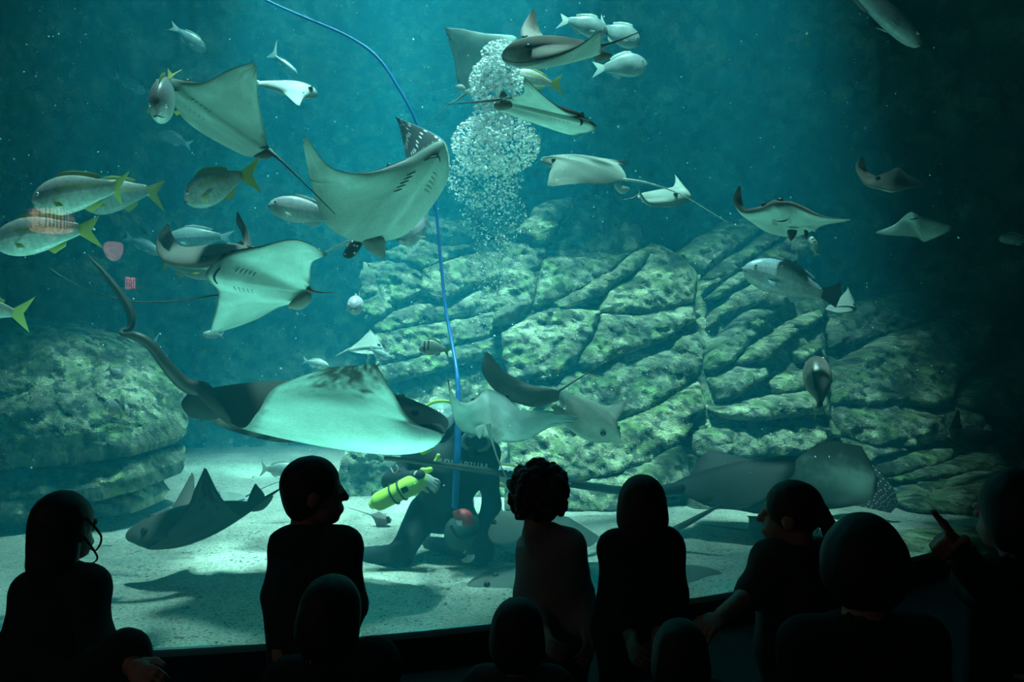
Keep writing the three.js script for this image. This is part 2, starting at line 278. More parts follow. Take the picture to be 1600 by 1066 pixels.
// ------------------------------------------------------------------ rocks
// a slab of rock: an outline (pixels of the photograph, put at its depth) that becomes a bulging stone with bevelled, ragged edges and a deep skirt
function slabGeometry(poly, dLow, dHigh, o = {}) {
  const { bulge = 0.1, bevel = 0.028, amp = 0.055, grow = 0.02, lean = null, back = 0.55, step = 0.02, uvs = 0.9, rag = 0.02, dip = 0.45, id = 1, floor = -1e9 } = o;
  const ys = poly.map((p) => p[1]), y0 = Math.min(...ys), y1 = Math.max(...ys), dep = (py) => lerp(dHigh, dLow, (py - y0) / Math.max(1, y1 - y0));
  const P = poly.map(([x, y]) => at(x, y, dep(y))), minX = Math.min(...P.map((p) => p.x)) - 0.08, maxX = Math.max(...P.map((p) => p.x)) + 0.08, minY = Math.max(floor, Math.min(...P.map((p) => p.y)) - 0.08), maxY = Math.max(...P.map((p) => p.y)) + 0.08;
  const lowY = Math.min(...P.map((p) => p.y)), hiY = Math.max(...P.map((p) => p.y));
  const nx = Math.ceil((maxX - minX) / step), ny = Math.ceil((maxY - minY) / step), n = P.length;
  const sd = (x, y) => {
    let d = 1e9, ins = false;
    for (let i = 0, j = n - 1; i < n; j = i++) {
      const a = P[i], b = P[j], ex = b.x - a.x, ey = b.y - a.y, wx = x - a.x, wy = y - a.y, t = clamp((wx * ex + wy * ey) / (ex * ex + ey * ey + 1e-9), 0, 1), dx = wx - ex * t, dy = wy - ey * t;
      d = Math.min(d, dx * dx + dy * dy);
      if ((a.y > y) !== (b.y > y) && x < (b.x - a.x) * (y - a.y) / (b.y - a.y) + a.x) ins = !ins;
    }
    return Math.sqrt(d) * (ins ? 1 : -1);
  };
  const pos = [], uv = [], dist = [], idx = [];
  for (let i = 0; i <= nx; i++) for (let j = 0; j <= ny; j++) {
    let x = minX + i * step, y = minY + j * step; const zb = -lerp(dLow, dHigh, clamp((y - lowY) / Math.max(0.01, hiY - lowY), 0, 1));
    const d = sd(x, y) + grow + rag * fbm(x * 9, y * 9, id * 3.1, 3);
    const s = (y - x * dip), w = fbm(x * 1.6, y * 1.6, id, 3);
    const ridge = 1 - Math.abs(fbm(x * 2.1 + 0.4 * w, s * 5.2 + w, id * 1.7, 4)) * 2.2;          // splits that run along the dip of the rock
    const pit = Math.max(0, fbm(x * 6, y * 6, id + 20, 3) - 0.12);
    const chip = Math.abs(fbm(x * 3.2 + w, s * 6 + y * 2, id + 11, 4)), facet = Math.round((x * 2.3 + s * 3.1 + 1.6 * w) * 1.7) / 1.7 - (x * 2.3 + s * 3.1 + 1.6 * w);      // chipped planes along the bedding
    let z = zb + amp * (1.3 * w + 1.2 * fbm(x * 7, y * 7, id + 5, 5) - 1.6 * chip + 0.8 * facet) - amp * 0.45 * Math.max(0, ridge - 0.86) / 0.14 - amp * 1.2 * pit;
    z += d > 0 ? bulge * (1 - Math.exp(-d / bevel)) : -Math.min(back, -d * 16);
    if (d < 0) { const e = 0.004, gx = sd(x + e, y) - sd(x - e, y), gy = sd(x, y + e) - sd(x, y - e), gl = Math.hypot(gx, gy) || 1; x += -d * gx / gl; y += -d * gy / gl; }   // the sides of a stone run straight back from its outline
    pos.push(x, y, z); uv.push((x - 0.5 * z) * uvs + id * 0.37, (y - 0.5 * z) * uvs + id * 0.21); dist.push(d);
  }
  const lim = -0.055;
  for (let i = 0; i < nx; i++) for (let j = 0; j < ny; j++) { const a = i * (ny + 1) + j, b = a + ny + 1; if (dist[a] > lim || dist[b] > lim || dist[a + 1] > lim || dist[b + 1] > lim) idx.push(a, b, a + 1, b, b + 1, a + 1); }
  // keep only used points
  const map = new Map(), p2 = [], u2 = [], id2 = idx.map((k) => { if (!map.has(k)) { map.set(k, p2.length / 3); p2.push(pos[k * 3], pos[k * 3 + 1], pos[k * 3 + 2]); u2.push(uv[k * 2], uv[k * 2 + 1]); } return map.get(k); });
  const g = new THREE.BufferGeometry(); g.setAttribute('position', new THREE.Float32BufferAttribute(p2, 3)); g.setAttribute('uv', new THREE.Float32BufferAttribute(u2, 2)); g.setIndex(id2); g.computeVertexNormals(); return g;
}
let slabId = 1;
const rockTones = [[0.82, 0.82, 0.78], [0.66, 0.7, 0.66], [0.92, 0.9, 0.8], [0.72, 0.74, 0.7]].map((c) => mat(c, { map: rockTex, bumpMap: rockBump, bumpScale: 0.045, roughness: 0.9 }));
const leanDepth = (py) => lerp(8.75, 7.0, (py - 380) / 410);        // the rock faces lean back
let formation = null;
function rocks(name, label, base, slabs, core, lean) {
  if (lean !== undefined) for (const s of slabs) { const ys = s[0].map((p) => p[1]), k = 0.2 * (hash(slabs.indexOf(s), 3, 9) - 0.5) + lean; s[1] = leanDepth(Math.max(...ys)) + k; s[2] = leanDepth(Math.min(...ys)) + k; s[3] = { ...s[3], bulge: Math.min(0.16, s[3].bulge ?? 0.11) }; }
  if (lean !== undefined) core.d = [leanDepth(Math.max(...core.poly.map((p) => p[1]))) + 0.22 + lean, leanDepth(Math.min(...core.poly.map((p) => p[1]))) + 0.22 + lean];
  const g = name === 'rock_formation' ? (formation ??= thing(name, label, 'rock', base)) : thing(name, label, 'rock', base);
  if (core) part('rock_core', slabGeometry(core.poly, core.d[0], core.d[1], { bulge: 0.05, bevel: 0.1, step: 0.04, back: 0.6, id: slabId++ }), rockTones[3], g);
  slabs.forEach(([poly, d0, d1, o = {}]) => part('rock_slab', slabGeometry(poly, d0, d1, { ...o, id: slabId++ }), rockTones[o.tone ?? [0, 0, 1, 2][slabId % 4]], g));
  return g;
}
rocks('boulder_stack', 'huge rounded greenish boulder on a layered stone base beside bright sand', at(60, 810, 6.5), [
  [[[-160, 560], [-60, 520], [0, 512], [30, 500], [75, 514], [118, 526], [160, 556], [197, 588], [222, 622], [226, 660], [216, 702], [198, 716], [110, 730], [0, 737], [-160, 738]], 6.15, 6.9, { bulge: 0.55, bevel: 0.32, amp: 0.06, back: 0.9, rag: 0.006, grow: 0.0, step: 0.016, tone: 0 }],
  [[[-160, 742], [0, 741], [110, 737], [198, 721], [211, 722], [215, 745], [206, 768], [150, 783], [80, 788], [-160, 782]], 6.2, 6.3, { bulge: 0.3, bevel: 0.12, back: 0.9, rag: 0.006, grow: 0.01, step: 0.016, tone: 0 }],
  [[[-160, 785], [60, 768], [88, 792], [80, 818], [-160, 824]], 6.15, 6.25, { bulge: 0.4, bevel: 0.14, tone: 1 }],
  [[[85, 790], [150, 786], [206, 772], [213, 786], [205, 800], [150, 806], [90, 815]], 6.35, 6.4, { bulge: 0.22, bevel: 0.12, rag: 0.006, tone: 0 }],
]);
rocks('rock_formation', 'long cracked rock formation with slanting slabs and ledges behind the diver', at(690, 785, 7.9), [
  [[[655, 343], [700, 336], [735, 350], [744, 372], [715, 384], [680, 382], [650, 372]], 8.3, 8.5, { bulge: 0.25, bevel: 0.15 }],
  [[[592, 396], [652, 374], [690, 387], [738, 384], [702, 406], [660, 419], [640, 409], [605, 407]], 8.25, 8.35, {}],
  [[[574, 412], [605, 408], [640, 412], [657, 424], [656, 455], [630, 468], [600, 480], [590, 460], [580, 440]], 8.35, 8.4, { bulge: 0.05 }],
  [[[562, 440], [570, 412], [586, 430], [598, 470], [612, 480], [588, 508], [572, 500], [564, 470]], 8.15, 8.3, { bulge: 0.18 }],
  [[[660, 422], [702, 408], [747, 396], [792, 392], [796, 438], [742, 446], [722, 456], [706, 464], [694, 472], [661, 460]], 8.1, 8.25, {}],
  [[[588, 500], [640, 478], [690, 470], [706, 476], [760, 448], [792, 450], [792, 480], [742, 492], [700, 500], [650, 508], [600, 521], [584, 514]], 8.0, 8.15, {}],
  [[[578, 524], [650, 512], [722, 500], [794, 484], [796, 518], [742, 530], [680, 548], [620, 565], [590, 571], [582, 550]], 7.95, 8.05, {}],
  [[[588, 574], [640, 564], [700, 547], [757, 532], [802, 522], [802, 553], [742, 562], [700, 574], [640, 591], [588, 606]], 7.9, 8.0, { bulge: 0.18 }],
  [[[584, 610], [640, 596], [700, 580], [804, 558], [806, 642], [700, 642], [576, 652]], 7.8, 7.95, {}],
  [[[566, 656], [700, 646], [804, 646], [800, 792], [520, 790], [534, 722]], 7.35, 7.85, { bulge: 0.2 }],
], { poly: [[572, 418], [650, 380], [740, 380], [800, 385], [804, 790], [530, 785], [575, 600]], d: [7.75, 8.6] }, 0.6);
rocks('rock_formation', 'long cracked rock formation with slanting slabs and ledges behind the diver', at(930, 790, 7.4), [
  [[[787, 374], [846, 379], [853, 395], [846, 430], [832, 472], [802, 506], [770, 506], [782, 450]], 8.0, 8.3, {}],
  [[[850, 408], [870, 401], [930, 406], [984, 396], [950, 426], [900, 456], [862, 474], [836, 478], [843, 440]], 8.2, 8.45, { bulge: 0.06, tone: 1 }],
  [[[788, 366], [814, 356], [829, 340], [834, 325], [860, 315], [892, 311], [896, 330], [880, 346], [852, 379], [838, 381], [815, 367]], 8.1, 8.3, { bulge: 0.22, tone: 2 }],
  [[[974, 345], [986, 352], [1000, 355], [1004, 372], [996, 390], [985, 402], [975, 386], [971, 360]], 8.3, 8.35, { bulge: 0.2, bevel: 0.05, tone: 2 }],
  [[[868, 474], [930, 438], [960, 425], [985, 400], [1010, 388], [1024, 383], [1000, 415], [962, 440], [946, 456], [900, 476], [874, 483]], 7.7, 7.8, { tone: 2 }],
  [[[1018, 383], [1030, 384], [1060, 400], [1086, 425], [1087, 445], [1081, 470], [1050, 479], [1010, 489], [960, 491], [938, 485], [952, 455], [987, 440], [1002, 415]], 7.55, 7.85, { bulge: 0.2 }],
  [[[942, 493], [1000, 495], [1050, 485], [1082, 476], [1086, 500], [1060, 513], [1040, 529], [1000, 544], [960, 560], [930, 574], [902, 570], [930, 522]], 7.45, 7.6, {}],
  [[[786, 522], [842, 490], [872, 482], [936, 488], [925, 520], [896, 570], [860, 591], [800, 592], [788, 560]], 7.55, 7.8, {}],
  [[[803, 602], [860, 597], [902, 578], [940, 582], [980, 576], [1012, 560], [1046, 546], [1062, 526], [1092, 520], [1099, 540], [1095, 578], [1060, 608], [1020, 634], [985, 648], [960, 658], [900, 654], [840, 660], [806, 668]], 7.25, 7.5, { bulge: 0.2 }],
  [[[800, 676], [900, 662], [962, 666], [1022, 640], [1092, 600], [1101, 640], [1060, 690], [1020, 718], [960, 738], [880, 756], [800, 752]], 7.1, 7.4, {}],
  [[[792, 760], [870, 764], [960, 745], [1022, 724], [1062, 698], [1076, 720], [1076, 752], [1000, 796], [890, 800], [792, 802]], 6.95, 7.1, {}],
  [[[1086, 424], [1094, 430], [1101, 470], [1107, 512], [1098, 516], [1088, 500], [1084, 470]], 7.4, 7.5, { bulge: 0.2, bevel: 0.05, tone: 2 }],
], { poly: [[795, 380], [850, 385], [980, 400], [1030, 395], [1085, 430], [1105, 520], [1115, 640], [1095, 780], [795, 795]], d: [7.5, 8.5] }, 0.0);
rocks('rock_formation', 'long cracked rock formation with slanting slabs and ledges behind the diver', at(915, 420, 8.9), [
  [[[852, 378], [872, 345], [890, 318], [905, 304], [942, 308], [966, 324], [981, 358], [980, 398], [930, 408], [870, 404], [848, 395]], 9.0, 9.15, { bulge: 0.2, bevel: 0.3, amp: 0.03, tone: 3, back: 0.9 }],
]);
rocks('rock_formation', 'long cracked rock formation with slanting slabs and ledges behind the diver', at(1180, 790, 7.4), [
  [[[1060, 400], [1085, 375], [1110, 358], [1140, 345], [1166, 340], [1192, 355], [1172, 374], [1140, 398], [1112, 418], [1096, 429], [1080, 415]], 7.7, 7.9, { bulge: 0.2, tone: 2 }],
  [[[1100, 436], [1130, 410], [1165, 389], [1202, 362], [1226, 369], [1197, 389], [1165, 411], [1142, 430], [1115, 437]], 7.6, 7.8, { bulge: 0.18 }],
  [[[1168, 412], [1200, 388], [1230, 370], [1262, 372], [1272, 385], [1262, 395], [1240, 412], [1200, 424], [1180, 420]], 7.65, 7.8, { bulge: 0.2, tone: 2 }],
  [[[1096, 442], [1118, 424], [1129, 433], [1122, 446], [1098, 461]], 7.55, 7.6, {}],
  [[[1128, 444], [1158, 420], [1182, 427], [1176, 437], [1150, 447], [1122, 466], [1104, 468]], 7.5, 7.6, {}],
  [[[1168, 447], [1186, 440], [1216, 452], [1242, 470], [1226, 484], [1182, 479], [1150, 488], [1116, 510], [1106, 513], [1110, 492], [1140, 462]], 7.4, 7.6, { bulge: 0.2, tone: 2 }],
  [[[1134, 517], [1160, 492], [1185, 483], [1216, 486], [1196, 507], [1170, 537], [1140, 566], [1116, 586], [1106, 576], [1110, 540]], 7.3, 7.5, { bulge: 0.2 }],
  [[[1152, 566], [1170, 546], [1198, 527], [1238, 512], [1246, 516], [1226, 536], [1200, 561], [1156, 570]], 7.3, 7.4, { bulge: 0.18, tone: 2 }],
  [[[1204, 522], [1230, 502], [1280, 486], [1286, 496], [1270, 511], [1248, 513], [1218, 521]], 7.35, 7.45, { bulge: 0.16 }],
  [[[1246, 551], [1285, 536], [1281, 551], [1252, 566]], 7.4, 7.45, { tone: 2 }],
  [[[1116, 594], [1155, 576], [1196, 576], [1201, 586], [1176, 601], [1150, 621], [1126, 626], [1120, 606]], 7.2, 7.3, { bulge: 0.2 }],
  [[[1200, 602], [1230, 580], [1262, 576], [1290, 588], [1262, 606], [1212, 617]], 7.25, 7.35, { bulge: 0.18, tone: 2 }],
  [[[1116, 642], [1140, 634], [1200, 624], [1276, 612], [1291, 626], [1282, 646], [1230, 652], [1180, 656], [1136, 653]], 7.15, 7.25, { bulge: 0.22 }],
  [[[1084, 682], [1130, 662], [1200, 662], [1292, 652], [1310, 680], [1250, 708], [1150, 714], [1090, 712]], 7.0, 7.15, { bulge: 0.22 }],
  [[[1080, 718], [1160, 720], [1232, 716], [1300, 706], [1310, 770], [1150, 800], [1080, 800]], 6.9, 7.05, { bulge: 0.2 }],
], { poly: [[1085, 400], [1150, 355], [1230, 380], [1285, 480], [1290, 620], [1310, 780], [1085, 795], [1090, 520]], d: [7.4, 8.1] }, -0.1);
rocks('rock_formation', 'long cracked rock formation with slanting slabs and ledges behind the diver', at(1420, 790, 7.4), [
  [[[1292, 482], [1350, 470], [1420, 455], [1472, 468], [1442, 500], [1400, 518], [1300, 545], [1290, 520]], 7.9, 8.1, { tone: 1 }],
  [[[1296, 580], [1400, 522], [1460, 506], [1542, 505], [1546, 560], [1502, 590], [1482, 634], [1300, 630]], 7.7, 8.0, { bulge: 0.2, tone: 1 }],
  [[[1496, 630], [1520, 592], [1560, 570], [1640, 560], [1640, 665], [1540, 650]], 7.3, 7.5, { bulge: 0.3, tone: 1 }],
  [[[1292, 642], [1310, 630], [1490, 638], [1537, 652], [1532, 680], [1460, 690], [1402, 699], [1350, 690], [1300, 674]], 7.3, 7.4, { bulge: 0.35, bevel: 0.14, tone: 0 }],
  [[[1308, 679], [1350, 694], [1417, 704], [1372, 714], [1360, 722], [1318, 706]], 7.2, 7.3, { tone: 0 }],
  [[[1364, 732], [1430, 709], [1492, 704], [1484, 720], [1402, 740], [1374, 742]], 7.15, 7.25, { tone: 1 }],
  [[[1388, 748], [1450, 728], [1562, 714], [1572, 725], [1482, 745], [1402, 754]], 7.15, 7.2, { tone: 1 }],
  [[[1398, 768], [1430, 756], [1530, 743], [1562, 746], [1532, 776], [1470, 790], [1398, 790]], 7.05, 7.15, { tone: 1 }],
], { poly: [[1290, 470], [1470, 462], [1550, 500], [1640, 580], [1640, 790], [1300, 790]], d: [7.5, 8.4] }, 0.1);
rocks('rock_formation', '', at(1510, 805, 6.8), [
  [[[1416, 790], [1440, 776], [1474, 790], [1492, 780], [1530, 758], [1606, 742], [1606, 812], [1500, 812], [1436, 802]], 6.75, 6.85, { bulge: 0.3, bevel: 0.15, tone: 3 }],
]);
rocks('sill_stone', 'flat dark stone lying on the sand near the window sill', at(1450, 885, 5.45), [
  [[[1418, 858], [1480, 846], [1560, 842], [1580, 880], [1420, 892]], 5.35, 5.55, { bulge: 0.08, bevel: 0.1, tone: 3, back: 0.3 }],
]);

// ------------------------------------------------------------------ rays
const rayTop = mat([1, 1, 1], { map: skinTex, vertexColors: true, roughness: 0.72 });
const rayBelly = mat([1, 1, 1], { map: skinTex, vertexColors: true, roughness: 0.55 });
const raySpots = mat([1, 1, 1], { map: spotTex, roughness: 0.5 });
const darkSkin = mat([0.012, 0.012, 0.012], { roughness: 0.35 });
const finDark = mat([0.085, 0.075, 0.066], { map: skinTex, roughness: 0.5 }), finPale = mat([0.62, 0.66, 0.6], { map: skinTex, roughness: 0.55 }), finGrey = mat([0.3, 0.3, 0.27], { map: skinTex, roughness: 0.5 });
const TOPS = { brown: [0.34, 0.245, 0.21], dark: [0.075, 0.07, 0.062], grey: [0.29, 0.235, 0.205], pale: [0.38, 0.4, 0.34], sand: [0.2, 0.2, 0.16] };
const TINTED_BELLY = [0.64, 0.8, 0.73];  // white skin with the teal of the water light mixed into the colour
/* st: stations from one wing tip over the middle to the other: [front x, y, dz, back x, y, dz, (middle x, y, dz)], pixels of the photograph and metres behind depth d.
   c: which station is the middle of the body; up: roughly where the back faces. */
function ray(s) {
  const { d, st, c, up = [0, 1, 0.3], th = 0.09, top = 'brown', spots, edge = 0.55, group } = s, NU = s.fine ? 84 : 56, NV = s.fine ? 36 : 24;
  const F = st.map((q) => at(q[0], q[1], d + q[2])), B = st.map((q) => at(q[3], q[4], d + q[5])), M = st.map((q, i) => (q.length > 6 ? at(q[6], q[7], d + q[8]) : F[i].clone().lerp(B[i], 0.5)));
  const uc = c / (st.length - 1), side = (u) => (u < uc ? (u - uc) / uc : (u - uc) / (1 - uc));
  const mid = (u, v) => { const f = spline(F, u), b = spline(B, u), m = spline(M, u), k = m.multiplyScalar(2).sub(f.clone().add(b).multiplyScalar(0.5)); return f.multiplyScalar((1 - v) * (1 - v)).addScaledVector(k, 2 * v * (1 - v)).addScaledVector(b, v * v); };
  const nrm0 = (u, v) => { const e = 0.012, a = mid(clamp(u + e, 0, 1), v).sub(mid(clamp(u - e, 0, 1), v)), b = mid(u, clamp(v + e, 0, 1)).sub(mid(u, clamp(v - e, 0, 1))); return b.cross(a).normalize(); };
  const sign = nrm0(uc, 0.5).dot(V(...up)) < 0 ? -1 : 1;
  const thick = (u, v) => { const a = Math.abs(side(u)); return th * (0.86 * Math.pow(1 - a, 1.5) + 0.14 * (1 - a * a)) * Math.pow(Math.sin(Math.PI * Math.pow(clamp(v, 0.0001, 0.9999), 0.62)), 0.75); };
  const surf = (u, v, k) => mid(u, v).addScaledVector(nrm0(u, v), sign * k * thick(u, v) * (k > 0 ? 0.62 : 0.42));
  const span = F[0].distanceTo(F[st.length - 1]) + 0.3, tc = Array.isArray(top) ? top : TOPS[top], bc = s.belly || TINTED_BELLY, dk = s.margin || [0.05, 0.05, 0.046];
  const sheet = (k) => {
    const g = gridGeometry(NU, NV, (i, j) => { const u = i / NU, v = 0.5 - 0.5 * Math.cos(Math.PI * j / NV); return [surf(u, v, k), u * span * 1.7, v * 0.75]; }, (i, j) => {
      const u = i / NU, v = 0.5 - 0.5 * Math.cos(Math.PI * j / NV), a = Math.abs(side(u)), n = fbm(u * 9, v * 6, d * 3, 4), n2 = fbm(u * 40, v * 22, d, 3);
      if (k > 0) { const w = clamp(0.85 + 0.3 * n + 0.12 * n2, 0.5, 1.2), e = a + 0.35 * n > 0.86 ? 0.55 : 1; return tc.map((q) => q * w * e); }
      // the underside colour, teal light tinted in by default, with a blotched dark margin
      const m = Math.max(sstep(a + 0.3 * n + 0.25 * n2, edge + 0.22, edge + 0.5), sstep(0.06 - v + 0.05 * n, 0, 0.05) * (s.lead ?? 0.8), sstep(v - 0.95 + 0.05 * n2, 0, 0.04) * 0.6);
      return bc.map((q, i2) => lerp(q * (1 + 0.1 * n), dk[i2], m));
    });
    if (sign * k > 0) g.setIndex(Array.from(g.index.array).reverse());
    g.computeVertexNormals(); return g;
  };
  const bodyPos = mid(uc, 0.5), o = thing(s.name || 'cownose_ray', s.label, 'ray', bodyPos, group);
  const geo = mergeGeometries([sheet(1), sheet(-1)], true); if (spots) geo.deleteAttribute('color');
  const body = part('body', geo, [spots ? raySpots : rayTop, spots ? rayBellyPlain : rayBelly], o);
  if (s.tail) part('tail', taperTube(s.tail.map((q) => at(q[0], q[1], d + q[2])), s.tailR || [0.016, 0.008, 0.004, 0.002], 60, 8), s.tailM || finDark, o);
  for (const f of s.fins || []) part('pelvic_fin', lens(smoothLoop(f.p.map((q) => at(q[0], q[1], d + (q[2] ?? 0))), 3), f.t ?? 0.012), f.m || finDark, o);
  const onSurf = (e, k) => surf(uc + e[0] * (e[0] < 0 ? uc : 1 - uc), e[1], k);
  for (const e of s.eyes || [[-0.16, 0.1], [0.16, 0.1]]) { const p = onSurf(e, 1); part('eye', ball(p, e[2] ?? 0.016), darkSkin, o); }
  if (s.mouth !== 0) {
    const mv = s.mouth ?? 0.14; part('mouth', taperTube([-0.09, -0.05, 0, 0.05, 0.09].map((e) => onSurf([e, mv + 1.2 * e * e], -1.04)), [0.003, 0.005, 0.006, 0.005, 0.003], 14, 6), darkSkin, o);
    for (const sd of [-1, 1]) for (let k = 0; k < 5; k++) { const a = onSurf([sd * (0.10 + 0.004 * k), 0.27 + 0.042 * k], -1.03), b = onSurf([sd * (0.155 + 0.004 * k), 0.26 + 0.042 * k], -1.03); part('gill_slit', taperTube([a, b], [0.003, 0.002], 4, 5), gillMat, o); }
  }
  return o;
}
const rayBellyPlain = mat([0.64, 0.8, 0.73], { map: skinTex, roughness: 0.55 }), gillMat = mat([0.36, 0.4, 0.36], { roughness: 0.6 });  // plain belly carries the same teal light tint in its colour

ray({ name: 'spotted_eagle_ray', label: 'large white-bellied eagle ray with a raised spotted wing beside the blue hose', d: 4.6, c: 4, up: [0.3, 0.4, -1], spots: true, fine: true, th: 0.17,
  st: [[478, 212, -0.3, 474, 226, -0.3], [518, 262, -0.24, 487, 290, -0.18], [575, 269, -0.14, 508, 348, -0.1], [632, 250, -0.06, 546, 374, -0.02], [690, 220, 0, 592, 378, 0.02], [699, 262, 0.1, 640, 362, 0.1], [692, 218, 0.36, 648, 318, 0.3], [617, 182, 0.65, 624, 196, 0.65]],
  tail: [[560, 374, 0.05], [545, 378, 0.1], [528, 385, 0.15], [500, 398, 0.2]], tailR: [0.016, 0.011, 0.007, 0.004], tailM: finPale, eyes: [[-0.3, 0.08, 0.018], [0.2, 0.1, 0.016]],
  fins: [{ p: [[562, 372], [580, 370], [600, 372], [602, 390], [600, 404], [575, 392]], m: finPale }, { p: [[552, 374, 0.03], [568, 370, 0.03], [562, 390, 0.03], [548, 404, 0.03], [536, 400, 0.03], [540, 388, 0.03]], m: raySpots }] });
ray({ label: 'cownose ray showing its underside with one brown wing raised, upper left', d: 4.5, c: 4, up: [0.1, 0.3, -1], th: 0.12, edge: 0.62,
  st: [[396, 97, -0.3, 401, 105, -0.3], [360, 108, -0.2, 403, 150, -0.18], [318, 128, -0.1, 411, 195, -0.08], [284, 127, -0.03, 418, 225, 0], [255, 122, 0, 424, 241, 0.03], [262, 148, 0.05, 405, 247, 0.08], [288, 184, 0.1, 382, 243, 0.15], [310, 185, 0.3, 370, 225, 0.35], [330, 170, 0.6, 340, 178, 0.6]],
  tail: [[421, 236, 0], [440, 252, -0.05], [478, 289, -0.1], [524, 335, -0.15]], fins: [{ p: [[396, 245], [410, 236], [424, 232], [428, 242], [416, 249]], m: finGrey }], eyes: [[-0.22, 0.05, 0.018], [0.15, 0.08]] });
ray({ label: 'shaded cownose ray gliding left with its lobed snout and underside toward the glass', d: 4.3, c: 4, up: [0.1, 0.35, -1], th: 0.09, fine: true, edge: 0.66,
  st: [[511, 396, -0.2, 506, 401, -0.2], [462, 374, -0.18, 487, 412, -0.12], [405, 385, -0.1, 484, 440, -0.05], [356, 396, -0.03, 482, 452, 0], [321, 428, -0.02, 485, 458, 0.02], [340, 454, 0.02, 478, 472, 0.02], [338, 476, 0.06, 440, 479, 0.05], [332, 502, 0.12, 400, 500, 0.11], [328, 523, 0.18, 348, 518, 0.18]],
  tail: [[483, 452, -0.06], [492, 456, -0.08], [505, 458, -0.1], [524, 457, -0.12]], fins: [{ p: [[470, 460], [484, 456], [486, 470], [470, 484], [450, 478]], m: finGrey }], eyes: [[-0.2, 0.02, 0.02], [-0.1, 0.02, 0.016]], mouth: 0.1 });
ray({ label: 'dark-backed cownose ray with two upswept wings, partly behind the shaded ray', d: 4.95, c: 4, up: [0, 1, 0.4], th: 0.11, top: 'grey',
  st: [[262, 348, -0.2, 265, 353, -0.2], [244, 376, -0.22, 272, 372, -0.12], [254, 408, -0.26, 290, 386, -0.05], [300, 418, -0.26, 355, 380, 0.08], [338, 413, -0.22, 388, 385, 0.12], [374, 404, -0.12, 392, 380, 0.16], [390, 388, 0, 384, 368, 0.2], [388, 362, 0.06, 370, 350, 0.2], [371, 330, 0.1, 370, 334, 0.12]],
  tail: [[388, 386, 0.12], [420, 425, 0.1], [390, 457, 0.05], [335, 462, 0], [280, 470, 0], [215, 472, 0], [155, 460, 0], [110, 440, 0], [74, 417, 0]], tailR: [0.01, 0.006, 0.005, 0.004, 0.002], fins: [{ p: [[372, 388], [376, 374], [382, 384]], t: 0.008 }, { p: [[384, 384], [396, 385], [411, 389], [394, 390]], t: 0.006 }], mouth: 0 });
ray({ name: 'stingray', label: 'big blotched stingray curling up its near wing in front of the diver', d: 4.55, c: 4, up: [0, 1, -0.2], th: 0.2, fine: true, top: 'dark', edge: 0.5, margin: [0.05, 0.048, 0.042],
  st: [[588, 569, -0.33, 515, 574, -0.33], [612, 610, -0.3, 432, 604, -0.3], [642, 656, -0.22, 402, 645, -0.24, 540, 640, -0.28], [684, 676, -0.08, 372, 668, -0.1, 590, 694, -0.18], [697, 673, 0, 310, 612, 0.1, 520, 628, 0.1], [676, 655, 0.14, 318, 640, 0.3, 490, 628, 0.32], [470, 690, 0.5, 336, 664, 0.5, 415, 688, 0.5]],
  tail: [[318, 612, 0.08], [286, 598, 0.05], [258, 568, 0], [236, 540, -0.02], [214, 526, -0.03], [193, 523, -0.02], [190, 518, 0], [204, 512, 0.02], [205, 492, 0.04], [192, 466, 0.05], [168, 433, 0.05], [138, 400, 0.05]], tailR: [0.055, 0.04, 0.033, 0.03, 0.026, 0.014, 0.014, 0.02, 0.024, 0.024, 0.016, 0.004],
  fins: [{ p: [[284, 628, 0.05], [300, 611, 0.05], [328, 606, 0.05], [352, 640, 0.02], [336, 656, 0.02], [300, 653, 0.05], [288, 642, 0.05]], t: 0.02 }, { p: [[306, 612, 0], [322, 607, 0], [348, 636, -0.05], [365, 664, -0.06], [345, 655, -0.04]], t: 0.012 }], eyes: [[-0.1, 0.2, 0.022], [0.12, 0.2, 0.02]], mouth: 0.1 });
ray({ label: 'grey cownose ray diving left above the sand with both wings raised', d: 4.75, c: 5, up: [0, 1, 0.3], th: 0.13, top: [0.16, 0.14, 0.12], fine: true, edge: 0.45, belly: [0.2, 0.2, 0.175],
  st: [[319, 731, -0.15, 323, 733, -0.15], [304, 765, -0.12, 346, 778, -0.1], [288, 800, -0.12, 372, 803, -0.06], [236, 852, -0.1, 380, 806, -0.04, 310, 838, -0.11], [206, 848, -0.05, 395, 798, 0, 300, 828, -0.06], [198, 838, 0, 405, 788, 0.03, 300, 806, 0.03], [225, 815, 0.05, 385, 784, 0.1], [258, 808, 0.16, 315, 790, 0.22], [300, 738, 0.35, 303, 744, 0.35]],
  tail: [[398, 787, 0.03], [420, 775, 0.03], [449, 757, 0.03]], tailR: [0.014, 0.009, 0.003], fins: [{ p: [[386, 790], [397, 758], [403, 760], [414, 778]], t: 0.008 }, { p: [[392, 798], [425, 774], [423, 784], [410, 797]], t: 0.01, m: finGrey }], eyes: [[-0.16, 0.16, 0.022], [0.2, 0.16, 0.02]] });
